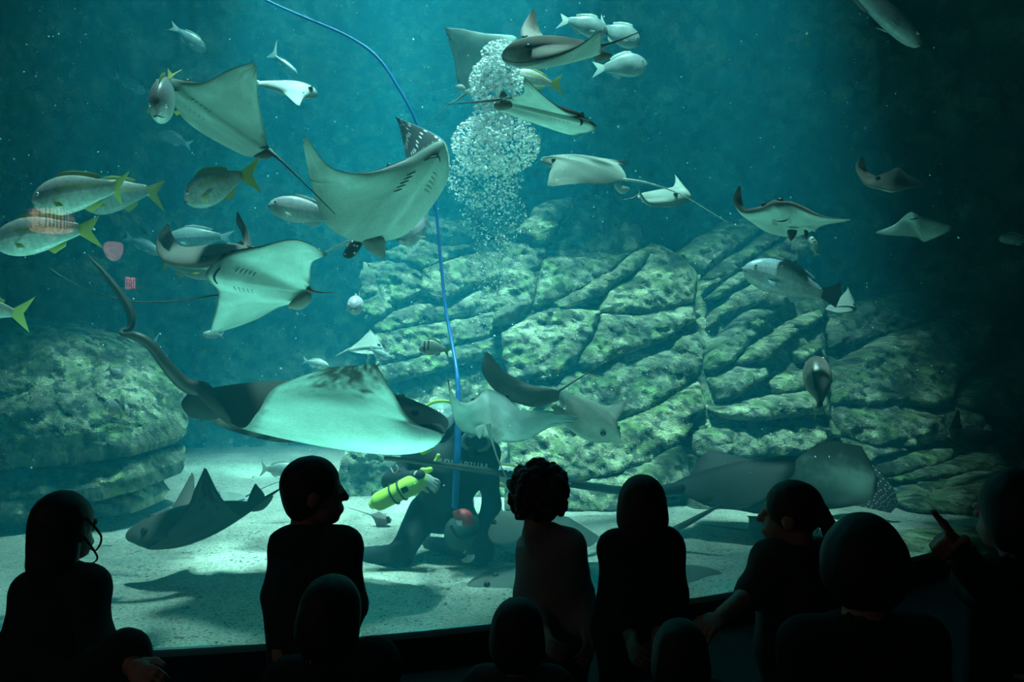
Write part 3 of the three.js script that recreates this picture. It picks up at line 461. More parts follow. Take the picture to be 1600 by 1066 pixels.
ray({ label: 'mint-bellied cownose ray rising behind the top of the bubble plume', d: 5.9, c: 4, up: [-0.1, 0.4, -1], th: 0.12, lead: 0.3,
  st: [[694, 43, 0, 697, 52, 0], [722, 45, 0, 709, 92, 0.02], [757, 52, 0.02, 715, 128, 0.05], [784, 54, 0.05, 726, 142, 0.1], [806, 58, 0.08, 742, 149, 0.1], [813, 82, 0.12, 770, 141, 0.15], [850, 112, 0.3, 843, 118, 0.3]],
  tail: [[735, 140, 0.05], [716, 155, 0.03], [696, 168, 0], [668, 198, 0]], tailM: finGrey, fins: [{ p: [[711, 135], [722, 132], [728, 140], [718, 143]], m: finPale, t: 0.01 }, { p: [[724, 142], [742, 138], [745, 147], [735, 149]], m: finPale, t: 0.01 }] });
ray({ label: 'brown cownose ray with one tall dark wing crossing the top of the bubbles', d: 4.85, c: 4, up: [0, 1, 0.25], th: 0.18, fine: true, edge: 0.7,
  st: [[832, 14, 0.3, 836, 18, 0.32], [814, 46, 0.22, 846, 52, 0.28], [815, 74, 0.12, 872, 66, 0.2], [797, 82, 0.03, 915, 67, 0.1], [784, 90, 0, 938, 73, 0.05], [808, 98, -0.05, 940, 80, 0], [850, 92, -0.13, 938, 84, -0.04], [896, 76, -0.2, 939, 70, -0.12], [938, 47, -0.25, 940, 52, -0.25]],
  tail: [[935, 72, 0.05], [962, 65, 0.05], [1003, 48, 0.05]], tailR: [0.014, 0.007, 0.003], fins: [{ p: [[928, 74], [955, 84], [952, 92], [930, 97]], t: 0.012, m: finGrey }], eyes: [[-0.15, 0.22, 0.024], [0.2, 0.18, 0.02]] });
ray({ label: 'cownose ray nosing right just under the brown ray, belly toward the glass', d: 4.5, c: 4, up: [0.1, 0.5, -1], th: 0.075, fine: true, edge: 0.7,
  st: [[820, 120, -0.1, 817, 130, -0.1], [848, 148, -0.1, 818, 145, -0.05], [882, 173, -0.05, 800, 151, 0], [914, 184, 0, 785, 155, 0.03], [932, 197, 0, 774, 160, 0.05], [920, 207, 0.03, 776, 172, 0.06], [890, 210, 0.1, 800, 178, 0.1], [860, 196, 0.45, 842, 190, 0.45]],
  tail: [[782, 156, 0.03], [740, 160, 0.03], [693, 163, 0.03]], tailR: [0.009, 0.005, 0.002], fins: [{ p: [[772, 162], [795, 156], [800, 168], [780, 173]], m: finGrey, t: 0.01 }, { p: [[780, 153], [785, 141], [793, 150]], t: 0.006, m: finGrey }], eyes: [[-0.22, 0.08, 0.02], [0.15, 0.1]] });
ray({ name: 'spotted_eagle_ray', label: 'pale spotted eagle ray seen from above with a very long thin tail', d: 6.0, c: 3, up: [0, 1, 0.6], th: 0.1, top: 'pale', edge: 0.8,
  st: [[855, 290, -0.2, 863, 291, -0.2], [858, 272, -0.12, 905, 287, -0.1], [862, 258, -0.05, 946, 288, -0.05], [844, 250, 0, 977, 279, 0], [866, 245, 0.05, 972, 263, 0.08], [902, 243, 0.15, 966, 256, 0.2], [982, 252, 0.3, 979, 260, 0.3]],
  tail: [[972, 280, 0], [1012, 286, 0], [1060, 302, 0], [1100, 325, 0], [1137, 348, 0]], tailR: [0.012, 0.007, 0.004, 0.003, 0.002], tailM: finPale, fins: [{ p: [[960, 288], [974, 289], [985, 295], [972, 303], [963, 297]], m: finPale, t: 0.01 }], eyes: [[-0.2, 0.08]] });
ray({ label: 'small pale cownose ray with an upright wing beside the long thin tail', d: 6.7, c: 2, up: [0, 1, 0.5], th: 0.12, top: 'pale', edge: 0.8,
  st: [[1053, 271, 0.2, 1057, 276, 0.2], [1068, 290, 0.1, 1046, 298, 0.12], [1079, 311, 0, 998, 304, 0], [1050, 320, -0.08, 1004, 314, -0.05], [1012, 318, -0.12, 1000, 308, -0.1], [993, 284, -0.2, 996, 287, -0.2]], tail: [[998, 305, 0], [988, 310, 0], [975, 312, 0]], eyes: [[0.12, 0.25, 0.018]] });
ray({ label: 'cownose ray facing the glass head-on above the rock ledges', d: 5.7, c: 4, up: [0, 1, -0.3], th: 0.13, fine: true, edge: 0.75,
  st: [[1154, 290, -0.1, 1158, 292, -0.1], [1146, 313, -0.1, 1160, 316, -0.05], [1160, 330, -0.12, 1172, 342, 0], [1189, 326, -0.15, 1200, 364, 0.1], [1212, 318, -0.2, 1238, 371, 0.25], [1236, 318, -0.15, 1268, 362, 0.1], [1282, 338, -0.1, 1288, 352, 0.05], [1331, 343, -0.05, 1318, 347, 0]],
  tail: [[1272, 355, 0.2], [1284, 358, 0.25], [1296, 362, 0.3]], fins: [{ p: [[1230, 360], [1246, 361], [1236, 377]], t: 0.008 }, { p: [[1256, 360], [1263, 362], [1260, 375]], t: 0.006 }], eyes: [[-0.2, 0.04, 0.02], [0.16, 0.05, 0.022]], mouth: 0.3 });
ray({ label: 'dim brown cownose ray with one black wing raised, high at the right', d: 6.1, c: 4, up: [0, 1, 0.3], th: 0.12, edge: 0.8,
  st: [[1345, 244, 0, 1350, 247, 0], [1337, 264, 0, 1356, 268, 0.05], [1352, 288, -0.05, 1374, 276, 0.08], [1372, 293, -0.1, 1386, 270, 0.1], [1394, 297, -0.15, 1402, 263, 0.2], [1418, 294, -0.1, 1420, 274, 0.12], [1452, 290, 0, 1442, 284, 0.05]], eyes: [[0.3, 0.2, 0.02], [-0.3, 0.2, 0.02]], mouth: 0 });
ray({ label: 'teal-lit ray seen from below near the dark right side', d: 6.6, c: 3, up: [0, 0.5, -1], th: 0.09, lead: 0.2,
  st: [[1367, 363, 0, 1371, 366, 0], [1396, 352, 0, 1402, 369, 0], [1415, 336, -0.03, 1430, 371, 0.03], [1424, 332, -0.08, 1443, 378, 0.08], [1440, 338, -0.03, 1456, 374, 0.03], [1465, 346, 0, 1470, 368, 0], [1488, 353, 0, 1484, 361, 0]] });
ray({ label: 'pale-bellied ray hovering over the diver with its tail hanging straight down', d: 4.95, c: 4, up: [0, 0.3, -1], th: 0.12, fine: true, edge: 0.62, lead: 0.2,
  st: [[697, 590, -0.05, 702, 594, -0.05], [708, 618, -0.08, 704, 632, -0.05], [726, 630, -0.05, 716, 670, 0], [745, 622, 0, 742, 680, -0.05], [758, 609, 0.1, 768, 686, -0.1], [786, 618, 0.1, 792, 692, -0.08], [815, 640, 0.05, 822, 688, -0.05], [860, 642, 0, 860, 668, -0.05], [906, 652, -0.05, 894, 661, -0.05]],
  tail: [[763, 664, -0.14], [768, 686, -0.14], [778, 718, -0.12], [793, 750, -0.1]], tailR: [0.016, 0.008, 0.005, 0.003], tailM: finGrey, fins: [{ p: [[742, 670, -0.08], [756, 664, -0.08], [750, 686, -0.1]], t: 0.006, m: finPale }, { p: [[768, 666, -0.1], [790, 676, -0.1], [776, 692, -0.1]], t: 0.006, m: finPale }], mouth: 0 });
ray({ label: 'ray with a pointed dark wing banking in front of the cracked rock', d: 5.4, c: 4, up: [0, 0.5, 1], th: 0.1, edge: 0.8, top: [0.17, 0.17, 0.15],
  st: [[760, 549, 0, 765, 553, 0], [752, 575, -0.05, 792, 583, 0], [764, 600, -0.05, 832, 602, 0.03], [776, 612, -0.03, 866, 608, 0.06], [792, 622, 0.02, 877, 617, 0.1], [822, 630, 0.1, 872, 625, 0.14], [836, 612, 0.4, 850, 610, 0.4]],
  tail: [[872, 612, 0.1], [925, 579, 0.1], [986, 545, 0.1]], tailR: [0.008, 0.004, 0.002], mouth: 0 });
ray({ label: 'pale ray tilting down to the right in front of the cracked rock', d: 5.1, c: 4, up: [0, 1, 0.6], th: 0.1, top: [0.42, 0.44, 0.37], edge: 0.8,
  st: [[861, 636, -0.1, 868, 631, -0.1], [880, 661, -0.1, 884, 640, -0.05], [902, 680, -0.08, 882, 622, 0], [932, 692, -0.03, 880, 614, 0.05], [967, 687, 0, 890, 615, 0.08], [968, 672, 0.03, 916, 622, 0.1], [966, 656, 0.05, 946, 634, 0.15], [986, 621, 0.1, 981, 625, 0.12]], fins: [{ p: [[874, 615], [888, 612], [884, 632], [876, 640]], t: 0.008, m: finPale }], eyes: [[-0.14, 0.14, 0.018], [0.2, 0.1]] });
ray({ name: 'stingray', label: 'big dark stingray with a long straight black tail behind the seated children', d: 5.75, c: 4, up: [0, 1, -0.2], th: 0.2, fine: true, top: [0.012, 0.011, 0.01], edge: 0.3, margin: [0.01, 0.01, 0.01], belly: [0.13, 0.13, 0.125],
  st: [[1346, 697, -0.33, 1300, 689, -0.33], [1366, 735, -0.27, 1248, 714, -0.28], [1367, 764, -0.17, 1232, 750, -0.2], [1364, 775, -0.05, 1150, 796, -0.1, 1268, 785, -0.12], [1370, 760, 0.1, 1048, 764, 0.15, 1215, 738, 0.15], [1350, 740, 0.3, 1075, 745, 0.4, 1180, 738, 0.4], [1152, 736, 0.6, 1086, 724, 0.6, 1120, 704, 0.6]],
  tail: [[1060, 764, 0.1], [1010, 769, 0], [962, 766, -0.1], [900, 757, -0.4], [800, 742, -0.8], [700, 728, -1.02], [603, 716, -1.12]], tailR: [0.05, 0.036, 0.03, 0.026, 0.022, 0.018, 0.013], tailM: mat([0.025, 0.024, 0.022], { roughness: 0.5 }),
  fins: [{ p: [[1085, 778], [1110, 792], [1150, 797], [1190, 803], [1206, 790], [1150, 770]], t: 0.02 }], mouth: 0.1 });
ray({ name: 'spotted_eagle_ray', label: 'dark spotted wing of an eagle ray behind the big dark stingray', d: 6.4, c: 3, up: [0.5, 0.6, 0.8], spots: true, th: 0.08,
  st: [[1404, 788, 0, 1392, 802, 0], [1396, 764, 0.03, 1364, 796, 0], [1372, 736, 0.1, 1330, 790, 0.05], [1346, 715, 0.2, 1292, 788, 0.1], [1326, 745, 0.3, 1284, 798, 0.1], [1292, 782, 0.2, 1272, 800, 0.1]], mouth: 0 });
ray({ name: 'stingray', label: 'smooth dark ray nosing at the red bait ball over the sand', d: 5.65, c: 2, up: [0, 1, 0.3], th: 0.14, fine: true, top: [0.1, 0.1, 0.08], edge: 0.85,
  st: [[800, 858, -0.35, 850, 882, -0.35], [760, 846, -0.2, 900, 888, -0.2], [737, 811, 0, 953, 868, 0.05], [766, 802, 0.15, 946, 846, 0.2], [832, 796, 0.45, 888, 808, 0.45]],
  tail: [[950, 866, 0.05], [1000, 850, -0.05], [1050, 830, -0.15], [1095, 806, -0.25], [1130, 787, -0.3]], tailR: [0.018, 0.022, 0.024, 0.016, 0.005], eyes: [[-0.14, 0.14, 0.02], [0.14, 0.14, 0.02]] });
ray({ name: 'stingray', label: 'broad mottled ray resting flat on the sand against the window', d: 4.75, c: 2, up: [0, 1, 0.1], th: 0.12, fine: true, top: [0.13, 0.13, 0.105], edge: 0.9,
  st: [[838, 878, 0.42, 1000, 879, 0.45], [762, 893, 0.2, 1102, 886, 0.28], [728, 918, 0, 1148, 914, 0.1], [742, 944, -0.16, 1090, 938, -0.1], [802, 962, -0.34, 1010, 956, -0.22]], eyes: [[-0.12, 0.1, 0.02], [0.12, 0.08, 0.02]], mouth: 0 });
ray({ label: 'small ray low over the sand beside the girl with the ponytail', d: 5.9, c: 2, up: [0, 0.7, 0.7], th: 0.06, top: 'grey',
  st: [[1165, 806, -0.05, 1170, 808, -0.05], [1186, 808, 0, 1170, 822, 0], [1208, 818, 0.03, 1168, 830, 0.03], [1204, 832, 0, 1174, 838, 0], [1190, 848, -0.03, 1178, 846, -0.03]], tail: [[1168, 829, 0.03], [1130, 824, 0.03], [1085, 818, 0.03]], tailR: [0.006, 0.004, 0.002], mouth: 0 });
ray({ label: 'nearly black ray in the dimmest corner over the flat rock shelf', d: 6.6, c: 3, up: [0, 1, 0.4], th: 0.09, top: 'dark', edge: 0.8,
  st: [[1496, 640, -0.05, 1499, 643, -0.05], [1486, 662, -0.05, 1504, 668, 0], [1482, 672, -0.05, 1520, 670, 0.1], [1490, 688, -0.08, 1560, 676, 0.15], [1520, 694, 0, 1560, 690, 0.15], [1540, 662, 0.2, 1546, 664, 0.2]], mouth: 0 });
ray({ label: 'faint white ray with a short tail beside the hazy outcrop', d: 7.6, c: 2, up: [0, 0.6, 0.8], th: 0.08, top: 'pale',
  st: [[578, 514, 0.1, 576, 518, 0.1], [590, 530, 0.05, 560, 534, 0.05], [600, 546, 0, 544, 547, 0], [596, 552, -0.05, 556, 551, -0.05], [585, 553, -0.2, 566, 553, -0.2]], tail: [[545, 546, 0], [535, 551, 0], [524, 557, 0]], tailM: finPale, tailR: [0.01, 0.006, 0.003], mouth: 0 });
ray({ label: 'pale ray wing showing behind the tail of the grey grouper', d: 6.9, c: 2, up: [0, 0.8, 0.6], th: 0.08, top: 'pale',
  st: [[1324, 447, 0.1, 1326, 450, 0.1], [1332, 466, 0.05, 1308, 470, 0.05], [1338, 484, 0, 1290, 482, 0], [1330, 488, -0.05, 1300, 486, -0.05], [1312, 489, -0.15, 1304, 488, -0.15]], mouth: 0 });
ray({ label: 'white-backed ray drifting right below the loop of the hose', d: 5.6, c: 2, up: [0, 1, 0.5], th: 0.11, top: [0.72, 0.72, 0.66], edge: 0.8,
  st: [[468, 165, -0.15, 463, 163, -0.15], [478, 152, -0.08, 440, 145, -0.05], [496, 148, 0, 400, 132, 0], [472, 138, 0.08, 405, 128, 0.05], [440, 134, 0.3, 424, 131, 0.3]], fins: [{ p: [[398, 134], [402, 125], [410, 131]], t: 0.006, m: finPale }], eyes: [[-0.15, 0.1]], mouth: 0 });
ray({ label: 'small grey ray half hidden behind the kneeling diver\'s thigh', d: 6.2, c: 2, up: [0, 0.7, 0.7], th: 0.06, top: 'grey',
  st: [[590, 798, 0, 592, 800, 0], [600, 804, 0, 584, 803, 0], [612, 812, 0, 580, 806, 0], [604, 820, 0, 584, 812, 0], [592, 826, 0, 588, 822, 0]], tail: [[582, 806, 0], [565, 800, 0], [545, 794, 0]], tailR: [0.005, 0.003, 0.002], mouth: 0 });
ray({ label: 'far pale ray lying on the sand with a straight thin tail', d: 7.4, c: 2, up: [0, 1, 0.2], th: 0.09, top: 'pale',
  st: [[355, 770, 0.3, 362, 769, 0.3], [345, 774, 0.1, 375, 772, 0.1], [338, 779, 0, 384, 776, 0], [345, 784, -0.1, 374, 782, -0.1], [356, 788, -0.25, 364, 787, -0.25]], tail: [[384, 776, 0], [400, 768, 0], [425, 757, 0], [452, 748, 0]], tailR: [0.008, 0.004, 0.002], mouth: 0 });

// ------------------------------------------------------------------ fish
const scaleTex = makeTexture(512, (u, v) => { const r = v * 40, k = Math.floor(r), x = u * 40 + (k % 2) * 0.5, fx = x - Math.floor(x) - 0.5, fy = r - k - 0.3, e = Math.hypot(fx, fy); return clamp(0.86 + 0.14 * tfbm(u, v, 5, 4, 151) - (e > 0.46 ? 0.06 : 0) + 0.07 * tnoise(u * 40, v * 40, 40, 153), 0, 1); }, true);
const fishMat = mat([1, 1, 1], { map: scaleTex, bumpMap: scaleTex, bumpScale: 0.0006, vertexColors: true, roughness: 0.36 });
const finMats = { yellow: mat([0.62, 0.6, 0.16], { roughness: 0.5 }), pale: mat([0.66, 0.72, 0.66], { roughness: 0.5 }), blue: mat([0.36, 0.5, 0.6], { roughness: 0.5 }), dark: mat([0.06, 0.09, 0.11], { roughness: 0.5 }), brown: mat([0.3, 0.24, 0.08], { roughness: 0.5 }), shark: mat([0.3, 0.31, 0.3], { roughness: 0.5 }) };
const eyeWhite = mat([0.75, 0.75, 0.68], { roughness: 0.2 });
const FISH = {   // back, flank, belly colours, stripe along the side, fins
  yellowtail: { back: [0.66, 0.62, 0.6], flank: [0.88, 0.84, 0.8], belly: [0.74, 0.86, 0.8], stripe: [0.62, 0.6, 0.2], fin: 'yellow' },
  silver: { back: [0.3, 0.38, 0.38], flank: [0.5, 0.58, 0.57], belly: [0.55, 0.68, 0.65], fin: 'pale' },
  pale: { back: [0.6, 0.66, 0.6], flank: [0.78, 0.8, 0.74], belly: [0.8, 0.84, 0.78], fin: 'pale' },
  pink: { back: [0.66, 0.6, 0.64], flank: [0.82, 0.76, 0.8], belly: [0.72, 0.84, 0.8], fin: 'pale' },
  grouper: { back: [0.42, 0.54, 0.62], flank: [0.72, 0.78, 0.82], belly: [0.6, 0.7, 0.72], fin: 'blue' },
  brown: { back: [0.2, 0.15, 0.13], flank: [0.4, 0.33, 0.3], belly: [0.6, 0.6, 0.52], fin: 'brown' },
  shark: { back: [0.27, 0.28, 0.27], flank: [0.36, 0.38, 0.36], belly: [0.66, 0.7, 0.66], fin: 'shark' },
  lined: { back: [0.72, 0.74, 0.66], flank: [0.82, 0.82, 0.74], belly: [0.8, 0.82, 0.74], fin: 'yellow', bands: true },
};
/* head and tail: pixel x, y and metres behind d of the snout and of the tail root; h height over length, w width over length, tips: the two points of the tail fin. */
function fish(s) {
  const { d, head, tail, h = 0.42, w = 0.2, kind = 'silver', tips, label, name = 'reef_fish', roll = 0, group } = s, k = FISH[kind], A = at(head[0], head[1], d + (head[2] ?? 0)), Bp = at(tail[0], tail[1], d + (tail[2] ?? 0));
  const ax = Bp.clone().sub(A), L = ax.length(); ax.normalize();
  let sideV = ax.clone().cross(V(0, 1, 0)); if (sideV.length() < 0.2) sideV = V(0, 0, 1).cross(ax).cross(ax); sideV.normalize(); let upV = sideV.clone().cross(ax).normalize();
  if (roll) { upV.applyAxisAngle(ax, roll); sideV.applyAxisAngle(ax, roll); }
  const prof = (t) => (s.long ? Math.pow(Math.sin(Math.PI * Math.pow(clamp(t, 0, 1), 0.55) * 0.93), 0.9) : Math.pow(Math.sin(Math.PI * Math.pow(clamp(t, 0, 1), 0.72) * 0.955), 0.85)) * (1 - 0.08 * t) + 0.09 * sstep(t, 0.8, 1) * (1 - 0.0) + 0.015;
  const bend = s.bend ?? 0, pt = (t, a, q = 1) => A.clone().addScaledVector(ax, t * L).addScaledVector(sideV, bend * L * t * t).addScaledVector(upV, (Math.sin(a) * prof(t) * h * 0.5 * q + (s.arch ?? 0.03) * Math.sin(Math.PI * t) * h) * L).addScaledVector(sideV, Math.cos(a) * Math.pow(prof(t), 0.9) * w * 0.5 * q * L * (1 - 0.55 * sstep(t, 0.6, 1)));
  const NT = 26, NA = 20, o = thing(name, label, 'fish', A.clone().lerp(Bp, 0.5), group), mix = (a, b, t) => a.map((x, i) => lerp(x, b[i], t));
  const g = gridGeometry(NT, NA, (i, j) => { const t = i / NT, a = j / NA * Math.PI * 2; return [pt(t, a), t * 1.2, j / NA]; }, (i, j) => {
    const t = i / NT, sn = Math.sin(j / NA * Math.PI * 2), n = 0.5 * fbm(t * 14, sn * 7, d, 3);
    let c = sn > 0 ? mix(k.flank, k.back, sstep(sn + n * 0.5, 0.35, 0.85)) : mix(k.flank, k.belly, sstep(-sn + n * 0.4, 0.1, 0.5));
    if (k.stripe && Math.abs(sn - 0.18) < 0.16 && t > 0.32) c = mix(c, k.stripe, 0.8);
    if (k.bands && (Math.abs(t - 0.2) < 0.035 || Math.abs(t - 0.36) < 0.04) && sn > -0.5) c = [0.08, 0.08, 0.07];
    return c.map((x) => x * (1 + 0.25 * n));
  });
  g.setIndex(Array.from(g.index.array).reverse()); g.computeVertexNormals();
  part('body', g, fishMat, o);
  const fm = finMats[s.fin || k.fin], P = (t, u, z = 0) => A.clone().addScaledVector(ax, t * L).addScaledVector(upV, u * L).addScaledVector(sideV, bend * L * t * t + z * L), th = 0.008 * Math.max(L, 0.25);
  const root = P(0.97, 0.0), rh = 0.055 * h * 2;
  let T; const D3 = d + (tail[2] ?? 0);
  if (tips) { const [a, b] = tips.map((q) => at(q[0], q[1], D3 + (q[2] ?? 0.03))), m = a.clone().add(b).multiplyScalar(0.5).lerp(root, s.round ? -0.15 : 0.45); T = [P(0.95, rh * 0.7), a.clone().lerp(P(0.97, rh), 0.35).addScaledVector(ax, 0.01 * L), a, a.clone().lerp(m, 0.55), m, b.clone().lerp(m, 0.55), b, b.clone().lerp(P(0.97, -rh), 0.35), P(0.95, -rh * 0.7)]; }
  else T = [P(0.95, rh * 0.7), P(1.12, h * 0.3), P(1.24, h * 0.52), P(1.16, h * 0.2), P(1.11, 0), P(1.16, -h * 0.2), P(1.24, -h * 0.52), P(1.12, -h * 0.3), P(0.95, -rh * 0.7)];
  part('tail_fin', lens(T, th), s.tailFin ? finMats[s.tailFin] : fm, o);
  if (s.simple) return o;
  const top = (t, q) => pt(t, Math.PI / 2, q), bot = (t, q) => pt(t, -Math.PI / 2, q);
  part('dorsal_fin', lens([top(0.3, 0.95), top(0.38, 1.0).addScaledVector(upV, 0.1 * h * L), top(0.52, 1.0).addScaledVector(upV, 0.12 * h * L), top(0.7, 1.0).addScaledVector(upV, 0.13 * h * L), top(0.86, 1.0).addScaledVector(upV, 0.12 * h * L), top(0.84, 0.95), top(0.6, 0.94)], th), s.dorsal ? finMats[s.dorsal] : fm, o);
  part('anal_fin', lens([bot(0.6, 0.95), bot(0.68, 1.0).addScaledVector(upV, -0.17 * h * L), bot(0.82, 1.0).addScaledVector(upV, -0.12 * h * L), bot(0.84, 0.95)], th), fm, o);
  for (const z of [1, -1]) {
    const q = pt(0.3, z > 0 ? -0.35 : Math.PI + 0.35); part('pectoral_fin', lens([q, q.clone().addScaledVector(ax, 0.1 * L).addScaledVector(sideV, z * 0.05 * L).addScaledVector(upV, -0.02 * L), q.clone().addScaledVector(ax, 0.15 * L).addScaledVector(sideV, z * 0.07 * L).addScaledVector(upV, -0.09 * h * L * 2), q.clone().addScaledVector(ax, 0.04 * L).addScaledVector(sideV, z * 0.03 * L).addScaledVector(upV, -0.07 * h * L * 2)], th * 0.7), s.pectoral ? finMats[s.pectoral] : fm, o);
    const e = pt(0.12, z > 0 ? 0.45 : Math.PI - 0.45, 0.97), eo = part('eye', ball(e, 0.016 * L + 0.003, 1, 1, 1, 10), eyeWhite, o); part('pupil', ball(e.clone().addScaledVector(sideV, z * (0.007 * L + 0.002)), 0.011 * L + 0.002, 1, 1, 1, 8), darkSkin, eo);
  }
  part('mouth', taperTube([pt(0.05, -0.5, 0.98), pt(0.015, -0.6, 1), pt(0.004, -Math.PI / 2, 0.3), pt(0.015, Math.PI + 0.6, 1), pt(0.05, Math.PI + 0.5, 0.98)], [0.002, 0.003, 0.002], 8, 5), darkSkin, o);
  return o;
}
const YT = 'yellowtail_fish', SF = 'silver_fish';
fish({ name: YT, label: 'yellow-tailed silver fish swimming left just above the striped lamp reflection', d: 4.4, head: [49, 317], tail: [178, 292], h: 0.47, kind: 'yellowtail', tips: [[204, 266], [191, 323]] });
fish({ name: YT, label: 'yellow-tailed silver fish overlapped from the left by its twin', d: 5.0, head: [125, 318], tail: [230, 297], h: 0.5, kind: 'yellowtail', tips: [[258, 282], [258, 332]] });
fish({ name: YT, label: 'plump yellow-tailed fish swimming down left below the raised brown wing', d: 4.6, head: [288, 314], tail: [376, 274], h: 0.56, kind: 'yellowtail', tips: [[408, 243, 0.02], [409, 302]] });
fish({ name: YT, label: 'yellow-tailed fish cut by the left picture edge under the striped lamp reflection', d: 4.25, head: [-12, 380], tail: [124, 358], h: 0.44, kind: 'yellowtail', tips: [[156, 336], [162, 389]] });
fish({ name: YT, label: 'yellow forked tail of a fish over the boulder at the left picture edge', d: 4.3, head: [-85, 470], tail: [20, 489], h: 0.42, kind: 'yellowtail', tips: [[56, 463], [46, 520]] });
fish({ name: YT, label: 'yellow-finned fish between the brown ray and the ray nosing right', d: 5.3, head: [800, 116], tail: [862, 131], h: 0.42, kind: 'yellowtail', tips: [[880, 114], [881, 151]] });
fish({ name: YT, label: 'fish facing the glass head-on with a yellow tail behind it, upper left', d: 4.15, head: [246, 180, -0.1], tail: [263, 128, 0.2], h: 0.5, w: 0.3, kind: 'pink', fin: 'yellow', tips: [[286, 108, 0.08], [262, 106, 0.08]], arch: 0.0 });
fish({ name: 'pink_fish', label: 'pinkish white fish pointing left beside the white eagle ray belly', d: 5.1, head: [419, 320], tail: [520, 340], h: 0.4, w: 0.22, kind: 'pink' });
fish({ name: 'pink_fish', label: 'pinkish fish facing out below the eagle ray belly', d: 5.7, head: [625, 373, -0.15], tail: [664, 345, 0.35], h: 0.36, w: 0.3, kind: 'pink' });
fish({ name: SF, label: 'silver bream swimming right at the top behind the brown ray', d: 5.9, head: [950, 52], tail: [888, 32], h: 0.52, kind: 'silver', tips: [[876, 21], [868, 45]] });
fish({ name: SF, label: 'silver bream overlapping another one behind the thin upper right tail', d: 6.1, head: [1000, 68], tail: [945, 44], h: 0.6, kind: 'silver' });
fish({ name: SF, label: 'deep-bodied silver bream directly below the brown ray\'s tail', d: 6.2, head: [1012, 101], tail: [944, 106], h: 0.56, kind: 'silver', tips: [[925, 96], [925, 122]] });
fish({ name: SF, label: 'dim silver fish diving right near the top left', d: 6.6, head: [321, 81], tail: [279, 47], h: 0.4, kind: 'silver', tips: [[268, 32], [262, 47]] });
fish({ name: 'slender_fish', label: 'faint slender grey fish below the hose near the top', d: 7.3, head: [464, 117], tail: [430, 88], h: 0.26, long: true, kind: 'silver', tips: [[433, 61], [416, 90]] });
fish({ name: SF, label: 'faint fish behind the upright wing of the dark-backed ray', d: 6.9, head: [258, 376], tail: [345, 370], h: 0.4, kind: 'silver', tips: [[368, 360], [362, 382]] });
fish({ name: SF, label: 'very faint blue fish left of the dark-backed ray', d: 7.6, head: [252, 398], tail: [205, 374], h: 0.34, kind: 'silver' });
fish({ name: YT, label: 'mint fish with a yellow tail under the dark-backed ray', d: 5.4, head: [340, 427], tail: [262, 411], h: 0.44, kind: 'pale', fin: 'yellow', tips: [[251, 401], [252, 424]] });
fish({ name: 'round_fish', label: 'round pale fish seen head-on left of the hazy outcrop', d: 6.6, head: [552, 482, -0.15], tail: [560, 472, 0.15], h: 0.5, w: 0.42, kind: 'pink' });
fish({ name: 'banded_fish', label: 'white fish with two black bands and yellow fins beside the hose', d: 6.0, head: [655, 545], tail: [695, 546], h: 0.62, w: 0.25, kind: 'lined', tips: [[709, 544], [700, 559]], arch: 0.1 });
fish({ name: SF, label: 'upper of two pale fish in front of the rounded boulder', d: 5.6, head: [192, 591], tail: [172, 577], h: 0.7, w: 0.3, kind: 'pale' });
fish({ name: SF, label: 'lower of two pale fish in front of the rounded boulder', d: 5.6, head: [164, 628], tail: [189, 646], h: 0.75, w: 0.3, kind: 'pale', fin: 'yellow' });
fish({ name: SF, label: 'narrow pale fish edge-on beside the lower boulder fish', d: 5.75, head: [196, 632], tail: [201, 652], h: 0.3, w: 0.5, kind: 'pale', simple: true });
fish({ name: SF, label: 'small pale fish over the sand behind the boy\'s head', d: 6.4, head: [464, 736], tail: [416, 733], h: 0.48, kind: 'pale', tips: [[408, 719], [405, 746]] });
fish({ name: 'grouper', label: 'large bluish grey grouper with a dark-edged tail above the rock ledges', d: 5.9, head: [1160, 419], tail: [1284, 459], h: 0.42, w: 0.24, kind: 'grouper', tips: [[1314, 440], [1306, 481]], round: true, tailFin: 'dark', pectoral: 'blue', arch: 0.05 });
fish({ name: 'small_fish', label: 'small pale yellow fish diving below the head-on ray', d: 6.3, head: [1267, 369], tail: [1274, 395], h: 0.42, w: 0.3, kind: 'lined' });
fish({ name: 'brown_fish', label: 'brown fish seen from behind with a drooping yellow tail', d: 5.9, head: [1275, 560, 0.25], tail: [1281, 632, -0.1], h: 0.42, w: 0.42, kind: 'brown', tips: [[1272, 660], [1268, 645]], roll: 0.4 });
fish({ name: SF, label: 'faint fish above the big stingray\'s curled wing', d: 7.7, head: [514, 573], tail: [480, 565], h: 0.42, kind: 'pale' });
fish({ name: SF, label: 'hazy fish in front of the outcrop\'s left edge', d: 7.3, head: [608, 561], tail: [582, 547], h: 0.45, kind: 'silver' });
fish({ name: SF, label: 'very faint big fish beside the big stingray\'s tail', d: 8.2, head: [176, 545], tail: [236, 540], h: 0.6, kind: 'silver' });
fish({ name: 'green_fish', label: 'yellow-bellied fish behind the long black tail beside the curly hair', d: 6.1, head: [752, 745], tail: [836, 747], h: 0.42, kind: 'pale', fin: 'yellow' });
fish({ name: SF, label: 'dark fish at the right picture edge', d: 7.2, head: [1560, 372], tail: [1604, 376], h: 0.42, kind: 'silver' });
fish({ name: 'small_fish', label: 'small white fish above the dark ray at the red bait', d: 5.9, head: [758, 800], tail: [779, 796], h: 0.55, kind: 'pale', tips: [[784, 786], [788, 800]] });
fish({ name: 'small_fish', label: 'small mint fish under the lowest wing tip of the shaded ray', d: 6.2, head: [316, 523], tail: [344, 524], h: 0.45, kind: 'pale' });
